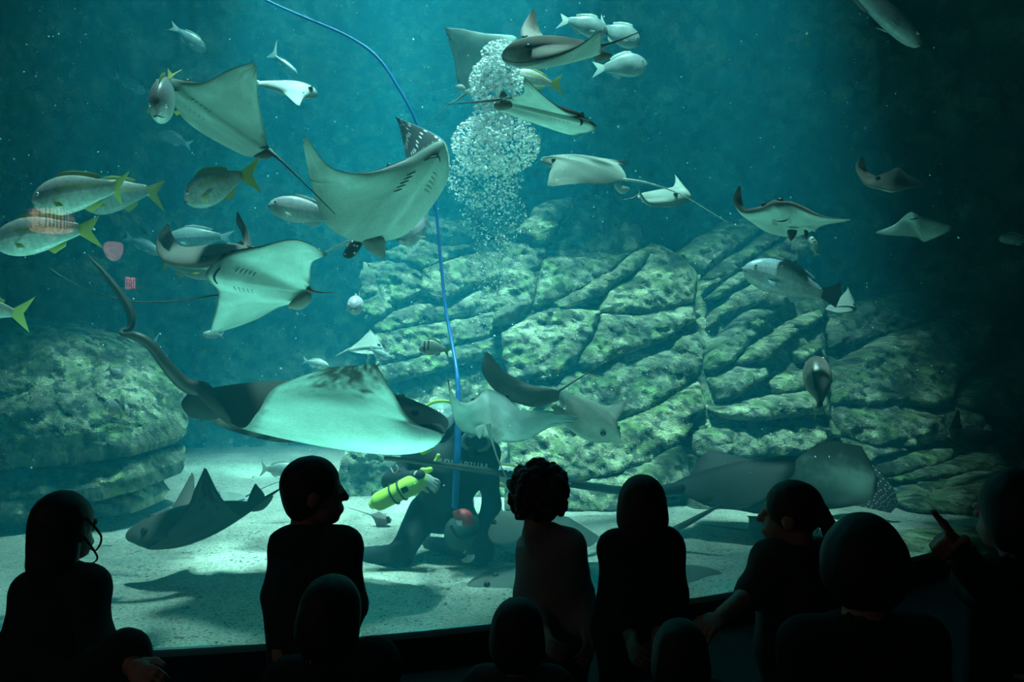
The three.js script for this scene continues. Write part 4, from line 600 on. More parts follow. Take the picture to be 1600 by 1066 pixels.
fish({ name: 'small_fish', label: 'tiny fish tail under the pelvic fin of the shaded ray', d: 6.2, head: [470, 476], tail: [454, 482], h: 0.5, kind: 'pale', fin: 'yellow' });
fish({ name: SF, label: 'faint fish under the upper left cownose ray', d: 8.2, head: [246, 208], tail: [290, 224], h: 0.4, kind: 'silver' });
fish({ name: SF, label: 'very faint fish beside the head-on fish, upper left', d: 8.3, head: [228, 146], tail: [186, 122], h: 0.34, kind: 'silver' });
fish({ name: 'reef_shark', label: 'dark slender shark swimming out of the picture at the top right', d: 6.3, head: [1440, 72], tail: [1318, -30], h: 0.22, w: 0.16, long: true, kind: 'shark', tips: [[1290, -70], [1300, -30]] });

// ------------------------------------------------------------------ hose, bubbles, drifting specks
const hoseMat = mat([0.03, 0.22, 0.6], { roughness: 0.4 });
single('air_hose', taperTube([[380, -22, 6.2], [415, 0, 6.2], [470, 25, 6.15], [540, 55, 6.05], [590, 90, 5.95], [630, 150, 5.9], [652, 195, 5.9], [668, 250, 5.9], [680, 320, 5.9], [688, 400, 5.85], [696, 480, 5.75], [707, 540, 5.6], [715, 590, 5.4], [716, 640, 5.05], [715, 700, 4.98], [713, 750, 4.98], [711, 790, 4.98]].map((q) => at(...q)), [0.011, 0.011, 0.011, 0.011, 0.011, 0.011, 0.011, 0.011, 0.012, 0.014, 0.02, 0.022, 0.02], 160, 10), hoseMat, 'thin blue air hose curving down from the surface to the diver', 'hose');
{
  const list = [], put = (cx, cy, rx, ry, n, r0, r1, d, dd) => { for (let i = 0; i < n; i++) { const a = rr(0, 6.283), q = Math.sqrt(rnd()), x = cx + Math.cos(a) * q * rx, y = cy + Math.sin(a) * q * ry; list.push([at(x, y, d + rr(-dd, dd)), lerp(r0, r1, Math.pow(rnd(), 3))]); } };
  put(782, 85, 30, 22, 420, 0.003, 0.018, 5.15, 0.12); put(775, 130, 42, 45, 1100, 0.003, 0.014, 5.15, 0.14); put(768, 190, 32, 40, 750, 0.003, 0.012, 5.15, 0.14);
  put(775, 225, 70, 50, 2100, 0.003, 0.013, 5.15, 0.2); put(740, 190, 12, 8, 60, 0.004, 0.014, 5.15, 0.05); put(755, 280, 62, 45, 1000, 0.0025, 0.01, 5.2, 0.2); put(775, 340, 52, 45, 700, 0.002, 0.008, 5.3, 0.16); put(772, 410, 40, 45, 520, 0.002, 0.007, 5.4, 0.14);
  put(764, 465, 28, 30, 120, 0.002, 0.006, 5.5, 0.1); put(752, 515, 8, 30, 26, 0.003, 0.007, 5.5, 0.04); put(842, 520, 10, 60, 30, 0.002, 0.004, 5.9, 0.1);
  const m = new THREE.InstancedMesh(new THREE.IcosahedronGeometry(1, 1), new THREE.MeshPhysicalMaterial({ color: lin(0.97, 0.98, 0.98), roughness: 0.25, specularIntensity: 1 }), list.length);
  m.geometry.computeVertexNormals();
  const M = new THREE.Matrix4(), e = new THREE.Euler(), q = new THREE.Quaternion();
  list.forEach(([p, r], i) => m.setMatrixAt(i, M.compose(p, q.setFromEuler(e.set(rr(0, 6), rr(0, 6), 0)), V(r, r * rr(0.7, 1), r))));
  m.name = 'air_bubbles'; scene.add(m); tag(m, 'dense white plume of rising air bubbles', 'bubbles', null, 'stuff');
}
{
  const n = 900, m = new THREE.InstancedMesh(new THREE.IcosahedronGeometry(1, 0), mat([0.85, 0.88, 0.85], { roughness: 0.6 }), n), M = new THREE.Matrix4(), q = new THREE.Quaternion(), e = new THREE.Euler();
  for (let i = 0; i < n; i++) { const d = rr(4.4, 7.6), x = rr(-40, 1500), y = rr(0, 760), r = rr(0.002, 0.0065) * (rnd() < 0.06 ? 1.8 : 1); const p = at(x, y, Math.max(d, -paneZ((x - 800) / FOCAL * d) + 0.25)); m.setMatrixAt(i, M.compose(p, q.setFromEuler(e.set(rr(0, 6), rr(0, 6), rr(0, 6))), V(r * rr(0.6, 1.6), r * rr(0.5, 1), r))); }
  m.name = 'drifting_specks'; scene.add(m); tag(m, 'tiny white specks drifting in the water', 'specks', null, 'stuff');
}

// ------------------------------------------------------------------ people
const suitBump = clothBump.clone(); suitBump.repeat.set(3, 3); suitBump.needsUpdate = true;
const cloth = (c) => mat(c, { bumpMap: suitBump, bumpScale: 0.0015, roughness: 0.95 });
const skinM = mat([0.5, 0.33, 0.25], { roughness: 0.6 }), hairDark = mat([0.012, 0.01, 0.009], { roughness: 0.6 }), hairBrown = mat([0.05, 0.03, 0.018], { roughness: 0.6 });
// a head 23 cm high in its own axes: z to the face, y up
const headSdf = (() => {
  const list = [ell(V(0, 0.02, -0.012), 0.073, 0.09, 0.092), ell(V(0, -0.045, 0.024), 0.052, 0.064, 0.06), cone(V(0, 0.012, 0.082), V(0, -0.02, 0.098), 0.007, 0.012), ell(V(0, -0.085, 0.058), 0.024, 0.018, 0.018), ell(V(0, -0.053, 0.08), 0.022, 0.007, 0.009), ell(V(0, -0.064, 0.078), 0.018, 0.007, 0.009), ell(V(-0.075, -0.008, -0.012), 0.01, 0.03, 0.02), ell(V(0.075, -0.008, -0.012), 0.01, 0.03, 0.02), cone(V(0, -0.05, -0.028), V(0, -0.15, -0.035), 0.05, 0.054)], u = union(list, 0.014);
  const e = [ell(V(-0.032, 0.008, 0.09), 0.018, 0.012, 0.012), ell(V(0.032, 0.008, 0.09), 0.018, 0.012, 0.012)];
  return (p) => Math.max(u(p), -smin(e[0](p), e[1](p), 0.004) - 0.004);
})();
const headGeo = surfaceNets(headSdf, V(-0.1, -0.19, -0.12), V(0.1, 0.13, 0.125), 0.0055);
// a relaxed right hand: wrist at the origin, fingers along -y, palm to -z, thumb to +x
const handGeo = (() => {
  const L = [cone(V(0, 0.02, 0), V(0, -0.02, 0), 0.021, 0.024), ell(V(0, -0.05, 0), 0.036, 0.045, 0.015)];
  [[-0.027, 0.05, 0.0078], [-0.009, 0.058, 0.0082], [0.01, 0.06, 0.0085], [0.027, 0.054, 0.0085]].forEach(([x, l, r]) => { const a = V(x, -0.085, 0), b = V(x * 1.1, -0.085 - l * 0.42, -0.008), c = V(x * 1.1, -0.085 - l * 0.72, -0.026), d = V(x * 1.05, -0.085 - l * 0.82, -0.046); L.push(cone(a, b, r * 1.1, r), cone(b, c, r, r * 0.9), cone(c, d, r * 0.9, r * 0.75)); });
  L.push(cone(V(0.028, -0.03, -0.005), V(0.05, -0.06, -0.016), 0.013, 0.01), cone(V(0.05, -0.06, -0.016), V(0.052, -0.088, -0.024), 0.01, 0.008));
  return surfaceNets(union(L, 0.006), V(-0.06, -0.16, -0.07), V(0.075, 0.05, 0.035), 0.004);
})();
const pointGeo = (() => {   // a pointing hand: index finger straight along -y
  const L = [cone(V(0, 0.02, 0), V(0, -0.02, 0), 0.023, 0.025), ell(V(0, -0.05, 0), 0.037, 0.045, 0.018), cone(V(0.026, -0.08, 0), V(0.03, -0.115, 0), 0.0098, 0.009), cone(V(0.03, -0.115, 0), V(0.032, -0.165, 0), 0.009, 0.0072)];
  [[-0.027, 0.0085], [-0.009, 0.009], [0.009, 0.009]].forEach(([x, r]) => L.push(cone(V(x, -0.085, -0.004), V(x, -0.102, -0.03), r, r), cone(V(x, -0.102, -0.03), V(x, -0.075, -0.042), r, r * 0.9)));
  L.push(cone(V(0.03, -0.03, -0.012), V(0.04, -0.07, -0.034), 0.013, 0.011), cone(V(0.04, -0.07, -0.034), V(0.01, -0.085, -0.046), 0.01, 0.008));
  return surfaceNets(union(L, 0.006), V(-0.06, -0.19, -0.08), V(0.07, 0.05, 0.04), 0.004);
})();
// turns an own-axes geometry so that its -y runs along `along` and its -z towards `palm`
function placed(geo, p, along, palm, s, mirror) {
  const y = along.clone().negate().normalize(), z = palm.clone().negate(); z.sub(y.clone().multiplyScalar(z.dot(y))).normalize(); const x = y.clone().cross(z), m = new THREE.Matrix4().makeBasis(x, y, z), g = geo.clone();
  g.scale(mirror ? -s : s, s, s); if (mirror) { const a = Array.from(g.index.array); for (let i = 0; i < a.length; i += 3) [a[i], a[i + 1]] = [a[i + 1], a[i]]; g.setIndex(a); }
  g.applyMatrix4(m); g.translate(p.x, p.y, p.z); g.computeVertexNormals(); return g;
}
/* yaw: 0 looks straight into the tank (away from the camera), positive turns to the right of the picture. Joints are [x, y, dz] pixels and metres around depth d. */
function person(s) {
  const { d, head, k = 0.82, yaw = 0, pitch = 0, tilt = 0, shL, shR, elL, haL, elR, haR, hip, legs, hair = 'short', hairM = hairDark, shirt = [0.03, 0.03, 0.035], pants = [0.02, 0.02, 0.025], label, hood } = s;
  const J = (q) => at(q[0], q[1], d + (q[2] ?? 0)), H = J(head), g = thing('person', label, 'person', V(H.x, FLOOR, H.z));
  const R = new THREE.Matrix4().makeRotationFromEuler(new THREE.Euler(-pitch, Math.PI - yaw, tilt, 'YXZ')), loc = (x, y, z) => V(x * k, y * k, z * k).applyMatrix4(R).add(H);
  const neck = loc(0, -0.13, -0.035), A = J(shL), B = J(shR), hp = J(hip), mid = A.clone().lerp(B, 0.5), chest = mid.clone().lerp(hp, 0.3), r = k;
  const hl = hp.clone().add(A.clone().sub(B).setY(0).normalize().multiplyScalar(0.07 * r)), hr = hp.clone().add(B.clone().sub(A).setY(0).normalize().multiplyScalar(0.07 * r));
  const EL = J(elL), HL = J(haL), ER = J(elR), HR = J(haR);
  const torso = (e) => [cone(neck, mid, 0.056 * r + e * 0.3, 0.07 * r + e), cone(neck.clone().lerp(mid, 0.45), A, 0.045 * r + e, 0.045 * r + e), cone(neck.clone().lerp(mid, 0.45), B, 0.045 * r + e, 0.045 * r + e), cone(A, B, 0.05 * r + e, 0.05 * r + e), cone(chest.clone().lerp(A, 0.4), hl, 0.085 * r + e, 0.09 * r + e), cone(chest.clone().lerp(B, 0.4), hr, 0.085 * r + e, 0.09 * r + e), cone(chest, hp, 0.1 * r + e, 0.1 * r + e)];
  const arms = (e, to = 1) => [cone(A, EL, 0.05 * r + e, 0.038 * r + e), cone(EL, EL.clone().lerp(HL, to), 0.038 * r + e, 0.027 * r + e), cone(B, ER, 0.05 * r + e, 0.038 * r + e), cone(ER, ER.clone().lerp(HR, to), 0.038 * r + e, 0.027 * r + e)];
  // legs: standing, or kneeling, or sitting with the knees up
  const toTank = V(0, 0, -1), sh = B.clone().sub(A).setY(0).normalize(), legPts = [[hl, -1], [hr, 1]].map(([h0, sd]) => {
    const off = sh.clone().multiplyScalar(sd * 0.05 * r);
    if (legs === 'sit') { const kn = s.knees ? J(s.knees[sd < 0 ? 0 : 1]) : h0.clone().add(off).add(V(0, 0.16, -0.25)); return [h0, kn, V(kn.x + off.x, FLOOR + 0.06, kn.z - 0.12)]; }
    if (legs === 'kneel') { const kn = V(h0.x + off.x, FLOOR + 0.07, h0.z - 0.2 * r); return [h0, kn, V(kn.x, FLOOR + 0.05, kn.z + 0.36 * r)]; }
    const kn = V(h0.x, lerp(h0.y, FLOOR, 0.48), h0.z - 0.02); return [h0, kn, V(h0.x + off.x * 0.3, FLOOR + 0.07, h0.z)];
  });
  const leg = (e) => legPts.flatMap(([a, b, c]) => [cone(a, b, 0.075 * r + e, 0.052 * r + e), cone(b, c, 0.052 * r + e, 0.035 * r + e)]);
  const foot = legPts.map(([, , c]) => { const f = legs === 'kneel' ? V(c.x, FLOOR + 0.03, c.z + 0.13 * r) : V(c.x, FLOOR + 0.03, c.z - 0.14 * r); return cone(V(c.x, FLOOR + 0.035, c.z), f, 0.034, 0.027); });
  const bounds = (pts, m) => { const b = new THREE.Box3().setFromPoints(pts).expandByScalar(m); return [b.min, b.max]; };
  const all = [neck, A, B, hp, EL, HL, ER, HR, ...legPts.flat()], cell = 0.014;
  const hg = headGeo.clone(); hg.scale(k, k, k); hg.applyMatrix4(R); hg.translate(H.x, H.y, H.z); hg.computeVertexNormals();
  const bd = bounds(all, 0.16 * r); bd[0].y = Math.min(bd[0].y, FLOOR - 0.02);
  const bodyG = surfaceNets(union([...torso(0), ...arms(0), ...leg(0), ...foot], 0.03), bd[0], bd[1], cell);
  const parts = [bodyG, hg, s.point ? placed(pointGeo, HL, HL.clone().sub(EL), V(0.2, -0.4, 0.6), 0.95, false) : placed(handGeo, HL, HL.clone().sub(EL), s.palm || V(0.6, 0, -0.6), 0.85 * r + 0.08, true), placed(handGeo, HR, HR.clone().sub(ER), V(-0.6, 0, -0.6), 0.85 * r + 0.08, false)];
  part('body', mergeGeometries(parts), skinM, g);
  const wr = (p) => 0.006 * fbm(p.x * 22, p.y * 14, p.z * 22, 2), top = union([...torso(0.014), ...arms(0.012, s.sleeve ?? 0.86)], 0.03), hem = hp.y - 0.04 * r;
  const b2 = bounds([neck, A, B, hp, EL, HL, ER, HR], 0.17 * r);
  const topG = surfaceNets((p) => Math.max(top(p) + wr(p), hem - p.y, cone(neck.clone().lerp(loc(0, -0.02, 0), 0.3), loc(0, -0.02, 0), 0.05 * r, 0.06 * r)(p) * -1), b2[0], b2[1], cell);
  part(hood ? 'jacket' : 'sweater', topG, cloth(shirt), g);
  const low = union(leg(0.012), 0.03), b3 = bounds([...legPts.flat(), hp], 0.15 * r);
  part('trousers', surfaceNets((p) => Math.max(smin(low(p), cone(hl, hr, 0.1 * r, 0.1 * r)(p), 0.04) + wr(p), legs === 'sit' ? -1 : p.y - hp.y - 0.1 * r, FLOOR + 0.045 - p.y), b3[0], b3[1], cell), cloth(pants), g);
  if (hood) part('hood', surfaceNets((p) => union([ell(neck.clone().add(V(0, -0.02, 0.05)), 0.11 * r, 0.06 * r, 0.07 * r)], 0.02)(p) + wr(p), neck.clone().add(V(-0.16, -0.12, -0.08)), neck.clone().add(V(0.16, 0.1, 0.17)), 0.011), cloth(shirt), g);
  for (const x of [-1, 1]) part('eye', ball(loc(x * 0.032, 0.008, 0.079), 0.011 * k, 1, 1, 1, 8), eyeWhite, g);
  // hair in the head's own axes
  const cap = [ell(V(0, 0.03, -0.02), 0.083, 0.095, 0.1)], face = ell(V(0, -0.04, 0.1), 0.075, 0.1, 0.07);
  let f = cap[0], lo = V(-0.16, -0.17, -0.18), hi = V(0.16, 0.19, 0.15);
  if (hair === 'short') f = union([cap[0], ell(V(0, -0.02, -0.045), 0.078, 0.08, 0.062)], 0.02);
  if (hair === 'round') f = union([cap[0], ell(V(0, 0.0, -0.025), 0.1, 0.105, 0.1)], 0.02);
  if (hair === 'bob') f = union([cap[0], ell(V(0, -0.025, -0.035), 0.09, 0.09, 0.085)], 0.02);
  if (hair === 'long') { f = union([cap[0], ell(V(0, -0.05, -0.05), 0.084, 0.12, 0.07), cone(V(0, -0.1, -0.07), V(0, -0.24, -0.07), 0.06, 0.03)], 0.02); lo = V(-0.15, -0.32, -0.18); }
  if (hair === 'tail') { f = union([cap[0], cone(V(0.02, 0.03, -0.11), V(0.05, -0.04, -0.15), 0.024, 0.03), cone(V(0.05, -0.04, -0.15), V(0.05, -0.15, -0.14), 0.03, 0.008)], 0.012); lo = V(-0.14, -0.2, -0.2); }
  if (hair === 'curly') { const bs = []; let q = 17; const rq = () => { q = (q * 1103515245 + 12345) & 0x7fffffff; return q / 0x7fffffff; }; for (let i = 0; i < 420; i++) { const a = rq() * 6.283, c = lerp(-0.75, 1, rq()), w = Math.sqrt(1 - c * c), rad = 0.95 + 0.27 * rq(); const P = V(Math.cos(a) * w * 0.094 * rad, 0.02 + c * 0.1 * rad, -0.02 + Math.sin(a) * w * 0.1 * rad); if (P.z > 0.05 && P.y < 0.06) continue; bs.push([P, 0.011 + 0.008 * rq()]); }
    f = (p) => { let m = cap[0](p) - 0.006; for (const [c, r2] of bs) { const x = p.x - c.x, y = p.y - c.y, z = p.z - c.z; m = Math.min(m, Math.sqrt(x * x + y * y + z * z) - r2); } return m; }; }
  const hairG = surfaceNets((p) => Math.max(f(p) + 0.003 * fbm(p.x * 60, p.y * 20, p.z * 60, 2), -face(p)), lo, hi, hair === 'curly' ? 0.0055 : 0.007);
  hairG.scale(k, k, k); hairG.applyMatrix4(R); hairG.translate(H.x, H.y, H.z); hairG.computeVertexNormals();
  const hm = part('hair', hairG, hairM, g);
  for (const w of s.wisps || []) part('strand', taperTube(w.map((q) => at(q[0], q[1], d + (q[2] ?? 0))), [0.004, 0.003, 0.0015], 18, 5), hairM, hm);
  if (s.tie) { const t = new THREE.TorusGeometry(0.016, 0.006, 8, 16); const p = J(s.tie); t.translate(p.x, p.y, p.z); part('hair_tie', t, mat([0.5, 0.12, 0.14], { roughness: 0.7 }), g); }
  return g;
}
person({ label: 'girl with loose strands of dark hair sitting with knees up at far left', d: 2.5, head: [104, 826], k: 0.94, yaw: 0.35, shL: [54, 925, 0.02], shR: [136, 918, -0.05], elL: [22, 1010, 0.05], haL: [120, 1062, -0.15], elR: [150, 1000, -0.12], haR: [205, 1040, -0.25], hip: [75, 1105, 0.1], legs: 'sit', knees: [[150, 1050, -0.22], [196, 1020, -0.2]], hair: 'long', shirt: [0.02, 0.02, 0.024],
  wisps: [[[70, 815, -0.02], [54, 850, -0.02], [66, 868, -0.02]], [[135, 810, -0.03], [158, 838, -0.03], [150, 860, -0.03], [138, 856, -0.03]], [[132, 840, -0.03], [152, 870, -0.03], [142, 882, -0.03]]] });
person({ label: 'boy in a dark hooded jacket in profile, nose pointing right', d: 2.65, head: [494, 770], k: 0.95, yaw: 1.35, shL: [452, 855, 0.08], shR: [534, 856, -0.06], elL: [432, 930, 0.08], haL: [435, 1015, -0.05], elR: [548, 945, -0.1], haR: [530, 1020, -0.2], hip: [488, 1030, 0.02], hair: 'short', shirt: [0.035, 0.035, 0.042], hood: true });
person({ label: 'child hunched low in black right in front of the boy in the jacket', d: 2.1, head: [520, 968], k: 0.9, yaw: 0.2, pitch: -0.2, shL: [452, 1068, 0.02], shR: [584, 1040, -0.05], elL: [440, 1140, 0], haL: [480, 1180, -0.2], elR: [592, 1120, -0.05], haR: [560, 1170, -0.2], hip: [520, 1240, 0.08], legs: 'kneel', hair: 'bob', shirt: [0.015, 0.015, 0.018] });
person({ label: 'curly-haired child in a grey sweater facing the tank', d: 2.88, head: [846, 776], k: 0.9, yaw: 0.55, shL: [836, 858, 0.05], shR: [886, 855, -0.05], elL: [826, 930, 0.02], haL: [850, 985, -0.15], elR: [906, 925, 0.02], haR: [915, 985, -0.12], hip: [868, 990, 0.05], hair: 'curly', hairM: hairBrown, shirt: [0.34, 0.37, 0.37] });
person({ label: 'child with a smooth bob haircut and black top facing the tank', d: 2.62, head: [1003, 796], k: 0.9, yaw: 0.1, shL: [966, 860, 0], shR: [1038, 856, 0], elL: [968, 930, 0.02], haL: [984, 990, -0.15], elR: [1050, 930, 0.02], haR: [1030, 990, -0.15], hip: [1000, 985, 0.04], hair: 'bob', hairM: hairBrown, shirt: [0.012, 0.012, 0.015] });
person({ label: 'girl with a ponytail in a short-sleeved top, face in profile to the left', d: 2.65, head: [1232, 806], k: 0.92, yaw: -1.1, shL: [1206, 876, -0.04], shR: [1282, 872, 0.05], elL: [1172, 930, -0.1], haL: [1128, 962, -0.2], elR: [1310, 960, 0.05], haR: [1270, 1000, -0.15], hip: [1250, 1010, 0.03], hair: 'tail', hairM: hairBrown, shirt: [0.08, 0.06, 0.065], sleeve: 0.05,
  wisps: [[[1266, 790, 0.02], [1284, 810, 0.02], [1276, 832, 0.02]]] });
person({ label: 'large dark-haired head and shoulders between the ponytail girl and the pointing visitor', d: 1.95, head: [1346, 882], k: 1.0, yaw: 0.1, shL: [1262, 1010, 0], shR: [1434, 1005, 0], elL: [1240, 1120, 0], haL: [1280, 1190, -0.2], elR: [1460, 1120, 0], haR: [1410, 1190, -0.2], hip: [1348, 1220, 0.05], legs: 'kneel', hair: 'round', shirt: [0.012, 0.012, 0.014] });
person({ label: 'visitor at the far right pointing a finger at the tank', d: 2.3, head: [1578, 802], k: 1.0, yaw: -0.4, shL: [1530, 910, 0], shR: [1660, 910, 0.05], elL: [1560, 930, -0.25], haL: [1497, 868, -0.32], elR: [1690, 1010, 0], haR: [1640, 1060, -0.2], hip: [1600, 1100, 0.05], hair: 'bob', shirt: [0.012, 0.012, 0.014], point: true });
person({ label: 'small child with a pink hair tie low in front of the curly-haired child', d: 2.15, head: [808, 992], k: 0.8, yaw: 0.0, shL: [758, 1078, 0], shR: [862, 1078, 0], elL: [746, 1150, 0], haL: [775, 1190, -0.2], elR: [874, 1150, 0], haR: [846, 1190, -0.2], hip: [808, 1210, 0.05], legs: 'kneel', hair: 'bob', shirt: [0.05, 0.07, 0.07], tie: [808, 946, 0.085] });
person({ label: 'child bent low in black below the bob-haired child', d: 2.1, head: [1062, 1030], k: 0.82, yaw: 0.1, pitch: -0.15, shL: [1008, 1105, 0], shR: [1118, 1105, 0], elL: [995, 1170, 0], haL: [1030, 1205, -0.2], elR: [1130, 1170, 0], haR: [1098, 1205, -0.2], hip: [1062, 1225, 0.05], legs: 'kneel', hair: 'bob', shirt: [0.012, 0.012, 0.014] });

// ------------------------------------------------------------------ the diver
const font = await new FontLoader().loadAsync('fonts/droid/droid_sans_bold.typeface.json');
function words(txt, size, m, parent, p, rx, ry, rz, name) { const g = new TextGeometry(txt, { font, size, depth: 0.003, curveSegments: 4 }); g.computeBoundingBox(); const b = g.boundingBox; g.translate(-(b.min.x + b.max.x) / 2, -(b.min.y + b.max.y) / 2, 0); g.applyMatrix4(new THREE.Matrix4().makeRotationFromEuler(new THREE.Euler(rx, ry, rz))); g.translate(p.x, p.y, p.z); return part(name, g, m, parent); }
const suit = mat([0.012, 0.018, 0.024], { bumpMap: suitBump, bumpScale: 0.001, roughness: 0.7 }), neon = mat([0.62, 0.86, 0.12], { roughness: 0.45 }), white = mat([0.8, 0.82, 0.8], { roughness: 0.6 }), redM = mat([0.7, 0.05, 0.06], { roughness: 0.45 }), rubber = mat([0.02, 0.022, 0.025], { roughness: 0.5 });
{
  const d = 5.3, J = (x, y, z = 0) => at(x, y, d + z), g = thing('person', 'kneeling diver in a black wetsuit holding a yellow bottle and feeding rays', 'person', V(J(690, 0).x, sandY(J(690, 0).x, -d), -d));
  const H = J(736, 668, -0.02), neck = J(718, 700, 0.02), shL = J(652, 712, 0.0), shR = J(762, 708, -0.02), hip = J(688, 800, 0.12), hL = J(662, 800, 0.08), hR = J(716, 800, 0.08), kL = J(626, 868, -0.12), kR = J(752, 862, -0.14), fL = J(556, 868, 0.1), fR = J(672, 850, 0.3), eL = J(612, 752, -0.05), wL = J(656, 744, -0.26), eR = J(768, 790, -0.02), wR = J(742, 845, -0.18);
  const S = [cone(neck, J(708, 722, 0.02), 0.06, 0.1), cone(shL, shR, 0.075, 0.075), cone(J(690, 735, 0.02), hip, 0.14, 0.13), cone(J(730, 735, 0.02), hip, 0.13, 0.13), cone(shL, eL, 0.075, 0.055), cone(eL, wL, 0.055, 0.038), cone(shR, eR, 0.072, 0.055), cone(eR, wR, 0.055, 0.038), cone(hL, kL, 0.105, 0.075), cone(kL, fL, 0.072, 0.05), cone(hR, kR, 0.105, 0.075), cone(kR, fR, 0.072, 0.05), ell(H, 0.1, 0.125, 0.105), cone(H, neck, 0.07, 0.065)];
  const b = new THREE.Box3().setFromPoints([neck, shL, shR, hip, kL, kR, fL, fR, eL, wL, eR, wR, H]).expandByScalar(0.17);
  const hand1 = placed(handGeo, wL, V(0.75, -0.45, -0.1), V(0, -0.5, -1), 1.05, true), hand2 = placed(handGeo, wR, V(-0.2, -1, 0.1), V(-0.6, 0, 0.4), 1.0, false), body = part('body', mergeGeometries([hand1, hand2, ball(J(736, 672, -0.09), 0.075, 0.8, 1, 0.6)]), mat([0.62, 0.6, 0.55], { roughness: 0.6 }), g);
  part('wetsuit', surfaceNets((p) => union(S, 0.05)(p) + 0.006 * fbm(p.x * 16, p.y * 16, p.z * 16, 2), b.min, b.max, 0.016), suit, g);
  for (const [f, tip] of [[fL, J(440, 838, 0.35)], [fR, J(640, 838, 0.62)]]) { const up = V(0, 0.07, 0), mid = f.clone().lerp(tip, 0.5), w = V(0, 0.03, 0.1); part('swim_fin', lens([f.clone().add(up), mid.clone().add(up), tip.clone().add(V(0, 0.06, 0)), tip.clone().add(V(0, -0.05, 0)).add(w), mid.clone().sub(up), f.clone().sub(up)], 0.02), mat([0.03, 0.12, 0.16], { roughness: 0.5 }), g); }
  // mask and regulator
  const mk = J(744, 690, -0.12), frame = new THREE.TorusGeometry(0.075, 0.014, 10, 24); frame.scale(1.15, 0.8, 1); frame.translate(mk.x, mk.y, mk.z); const mask = part('dive_mask', frame, mat([0.35, 0.45, 0.45], { roughness: 0.3 }), g);
  const ln = new THREE.CylinderGeometry(0.07, 0.07, 0.008, 24); ln.rotateX(Math.PI / 2); ln.scale(1.15, 0.8, 1); ln.translate(mk.x, mk.y, mk.z); part('mask_lens', ln, mat([0.05, 0.12, 0.12], { roughness: 0.05 }), mask);
  part('mask_strap', taperTube([J(762, 688, -0.1), J(772, 678, 0.0), J(758, 662, 0.08)], [0.01, 0.01, 0.01], 14, 6), white, mask);
  part('regulator', ball(J(738, 706, -0.14), 0.035, 1, 1, 0.6), rubber, g);
  // chest gear
  const vest = surfaceNets((p) => Math.max(union([cone(J(670, 716, -0.05), J(676, 780, 0), 0.1, 0.1), cone(J(744, 712, -0.06), J(730, 780, 0), 0.11, 0.1)], 0.06)(p), 0.0), J(630, 690, -0.3).min(J(630, 820, -0.3)).add(V(-0.1, -0.1, -0.4)), V(J(790, 690).x + 0.1, J(790, 690).y + 0.12, -d + 0.35), 0.018); part('buoyancy_vest', vest, rubber, g);
  words('AQUARIUM', 0.042, white, g, J(722, 727, -0.185), -0.05, 0.05, -0.12, 'chest_lettering');
  words('SAMO', 0.032, redM, g, J(630, 741, -0.13), 0, 0, -0.35, 'sleeve_lettering');
  part('sleeve_print', mergeGeometries([taperTube([J(611, 732, -0.12), J(616, 740, -0.13), J(622, 733, -0.13), J(619, 727, -0.13)], [0.004, 0.004, 0.004], 12, 5), taperTube([J(614, 742, -0.12), J(620, 748, -0.13), J(628, 751, -0.13)], [0.004, 0.004, 0.004], 10, 5), taperTube([J(614, 714, -0.1), J(620, 718, -0.11), J(618, 712, -0.11)], [0.003, 0.003, 0.003], 8, 5)]), white, g);
  for (const [a, c, r] of [[J(660, 708, -0.16), J(674, 700, -0.17), 0.014], [J(680, 722, -0.18), J(685, 712, -0.18), 0.013], [J(660, 735, -0.2), J(672, 734, -0.2), 0.018], [J(675, 697, -0.16), J(678, 694, -0.16), 0.012]]) part('yellow_fitting', taperTube([a, a.clone().lerp(c, 0.5).add(V(0, -0.004, 0)), c], [r, r, r], 8, 8), neon, g);
  const wt = new THREE.TorusGeometry(0.03, 0.009, 8, 20); wt.rotateY(0.9); wt.translate(J(646, 736, -0.24).x, J(646, 736).y, -d + 0.22); part('wrist_watch', wt, mat([0.6, 0.62, 0.6], { roughness: 0.3, metalness: 0.6 }), g);
  const tank = new THREE.CapsuleGeometry(0.085, 0.45, 8, 20); tank.rotateZ(0.12); const tp = J(715, 735, 0.3); tank.translate(tp.x, tp.y, tp.z); part('air_tank', tank, mat([0.5, 0.55, 0.52], { roughness: 0.35, metalness: 0.5 }), g);
  // clear dome with a yellow rim behind the shoulder
  const o = thing('clear_dome', 'clear dome with a yellow rim behind the diver\'s shoulder', 'container', J(690, 672, 0.34)), c = J(690, 668, 0.34);
  const dome = new THREE.SphereGeometry(0.17, 24, 14, 0, Math.PI * 2, 0, Math.PI / 2); dome.rotateZ(0.75); dome.rotateY(0.3); dome.translate(c.x, c.y, c.z); part('dome', dome, new THREE.MeshPhysicalMaterial({ color: lin(0.8, 0.95, 0.95), transmission: 0.75, thickness: 0, roughness: 0.12, ior: 1.4 }), o);
  const rim = new THREE.TorusGeometry(0.178, 0.011, 8, 40, Math.PI * 1.1); rim.rotateZ(0.35); rim.translate(c.x, c.y, c.z - 0.02); part('rim', rim, neon, o);
  const tin = new THREE.CylinderGeometry(0.15, 0.15, 0.05, 24); tin.rotateZ(0.75); tin.rotateY(0.3); tin.translate(c.x + 0.02, c.y - 0.02, c.z); part('base', tin, rubber, o);
  // yellow bottle
  const A = J(590, 785, -0.2), B = J(652, 754, -0.24), ax = B.clone().sub(A).normalize(), bt = thing('yellow_bottle', 'neon yellow cylinder strapped under the diver\'s forearm', 'bottle', A);
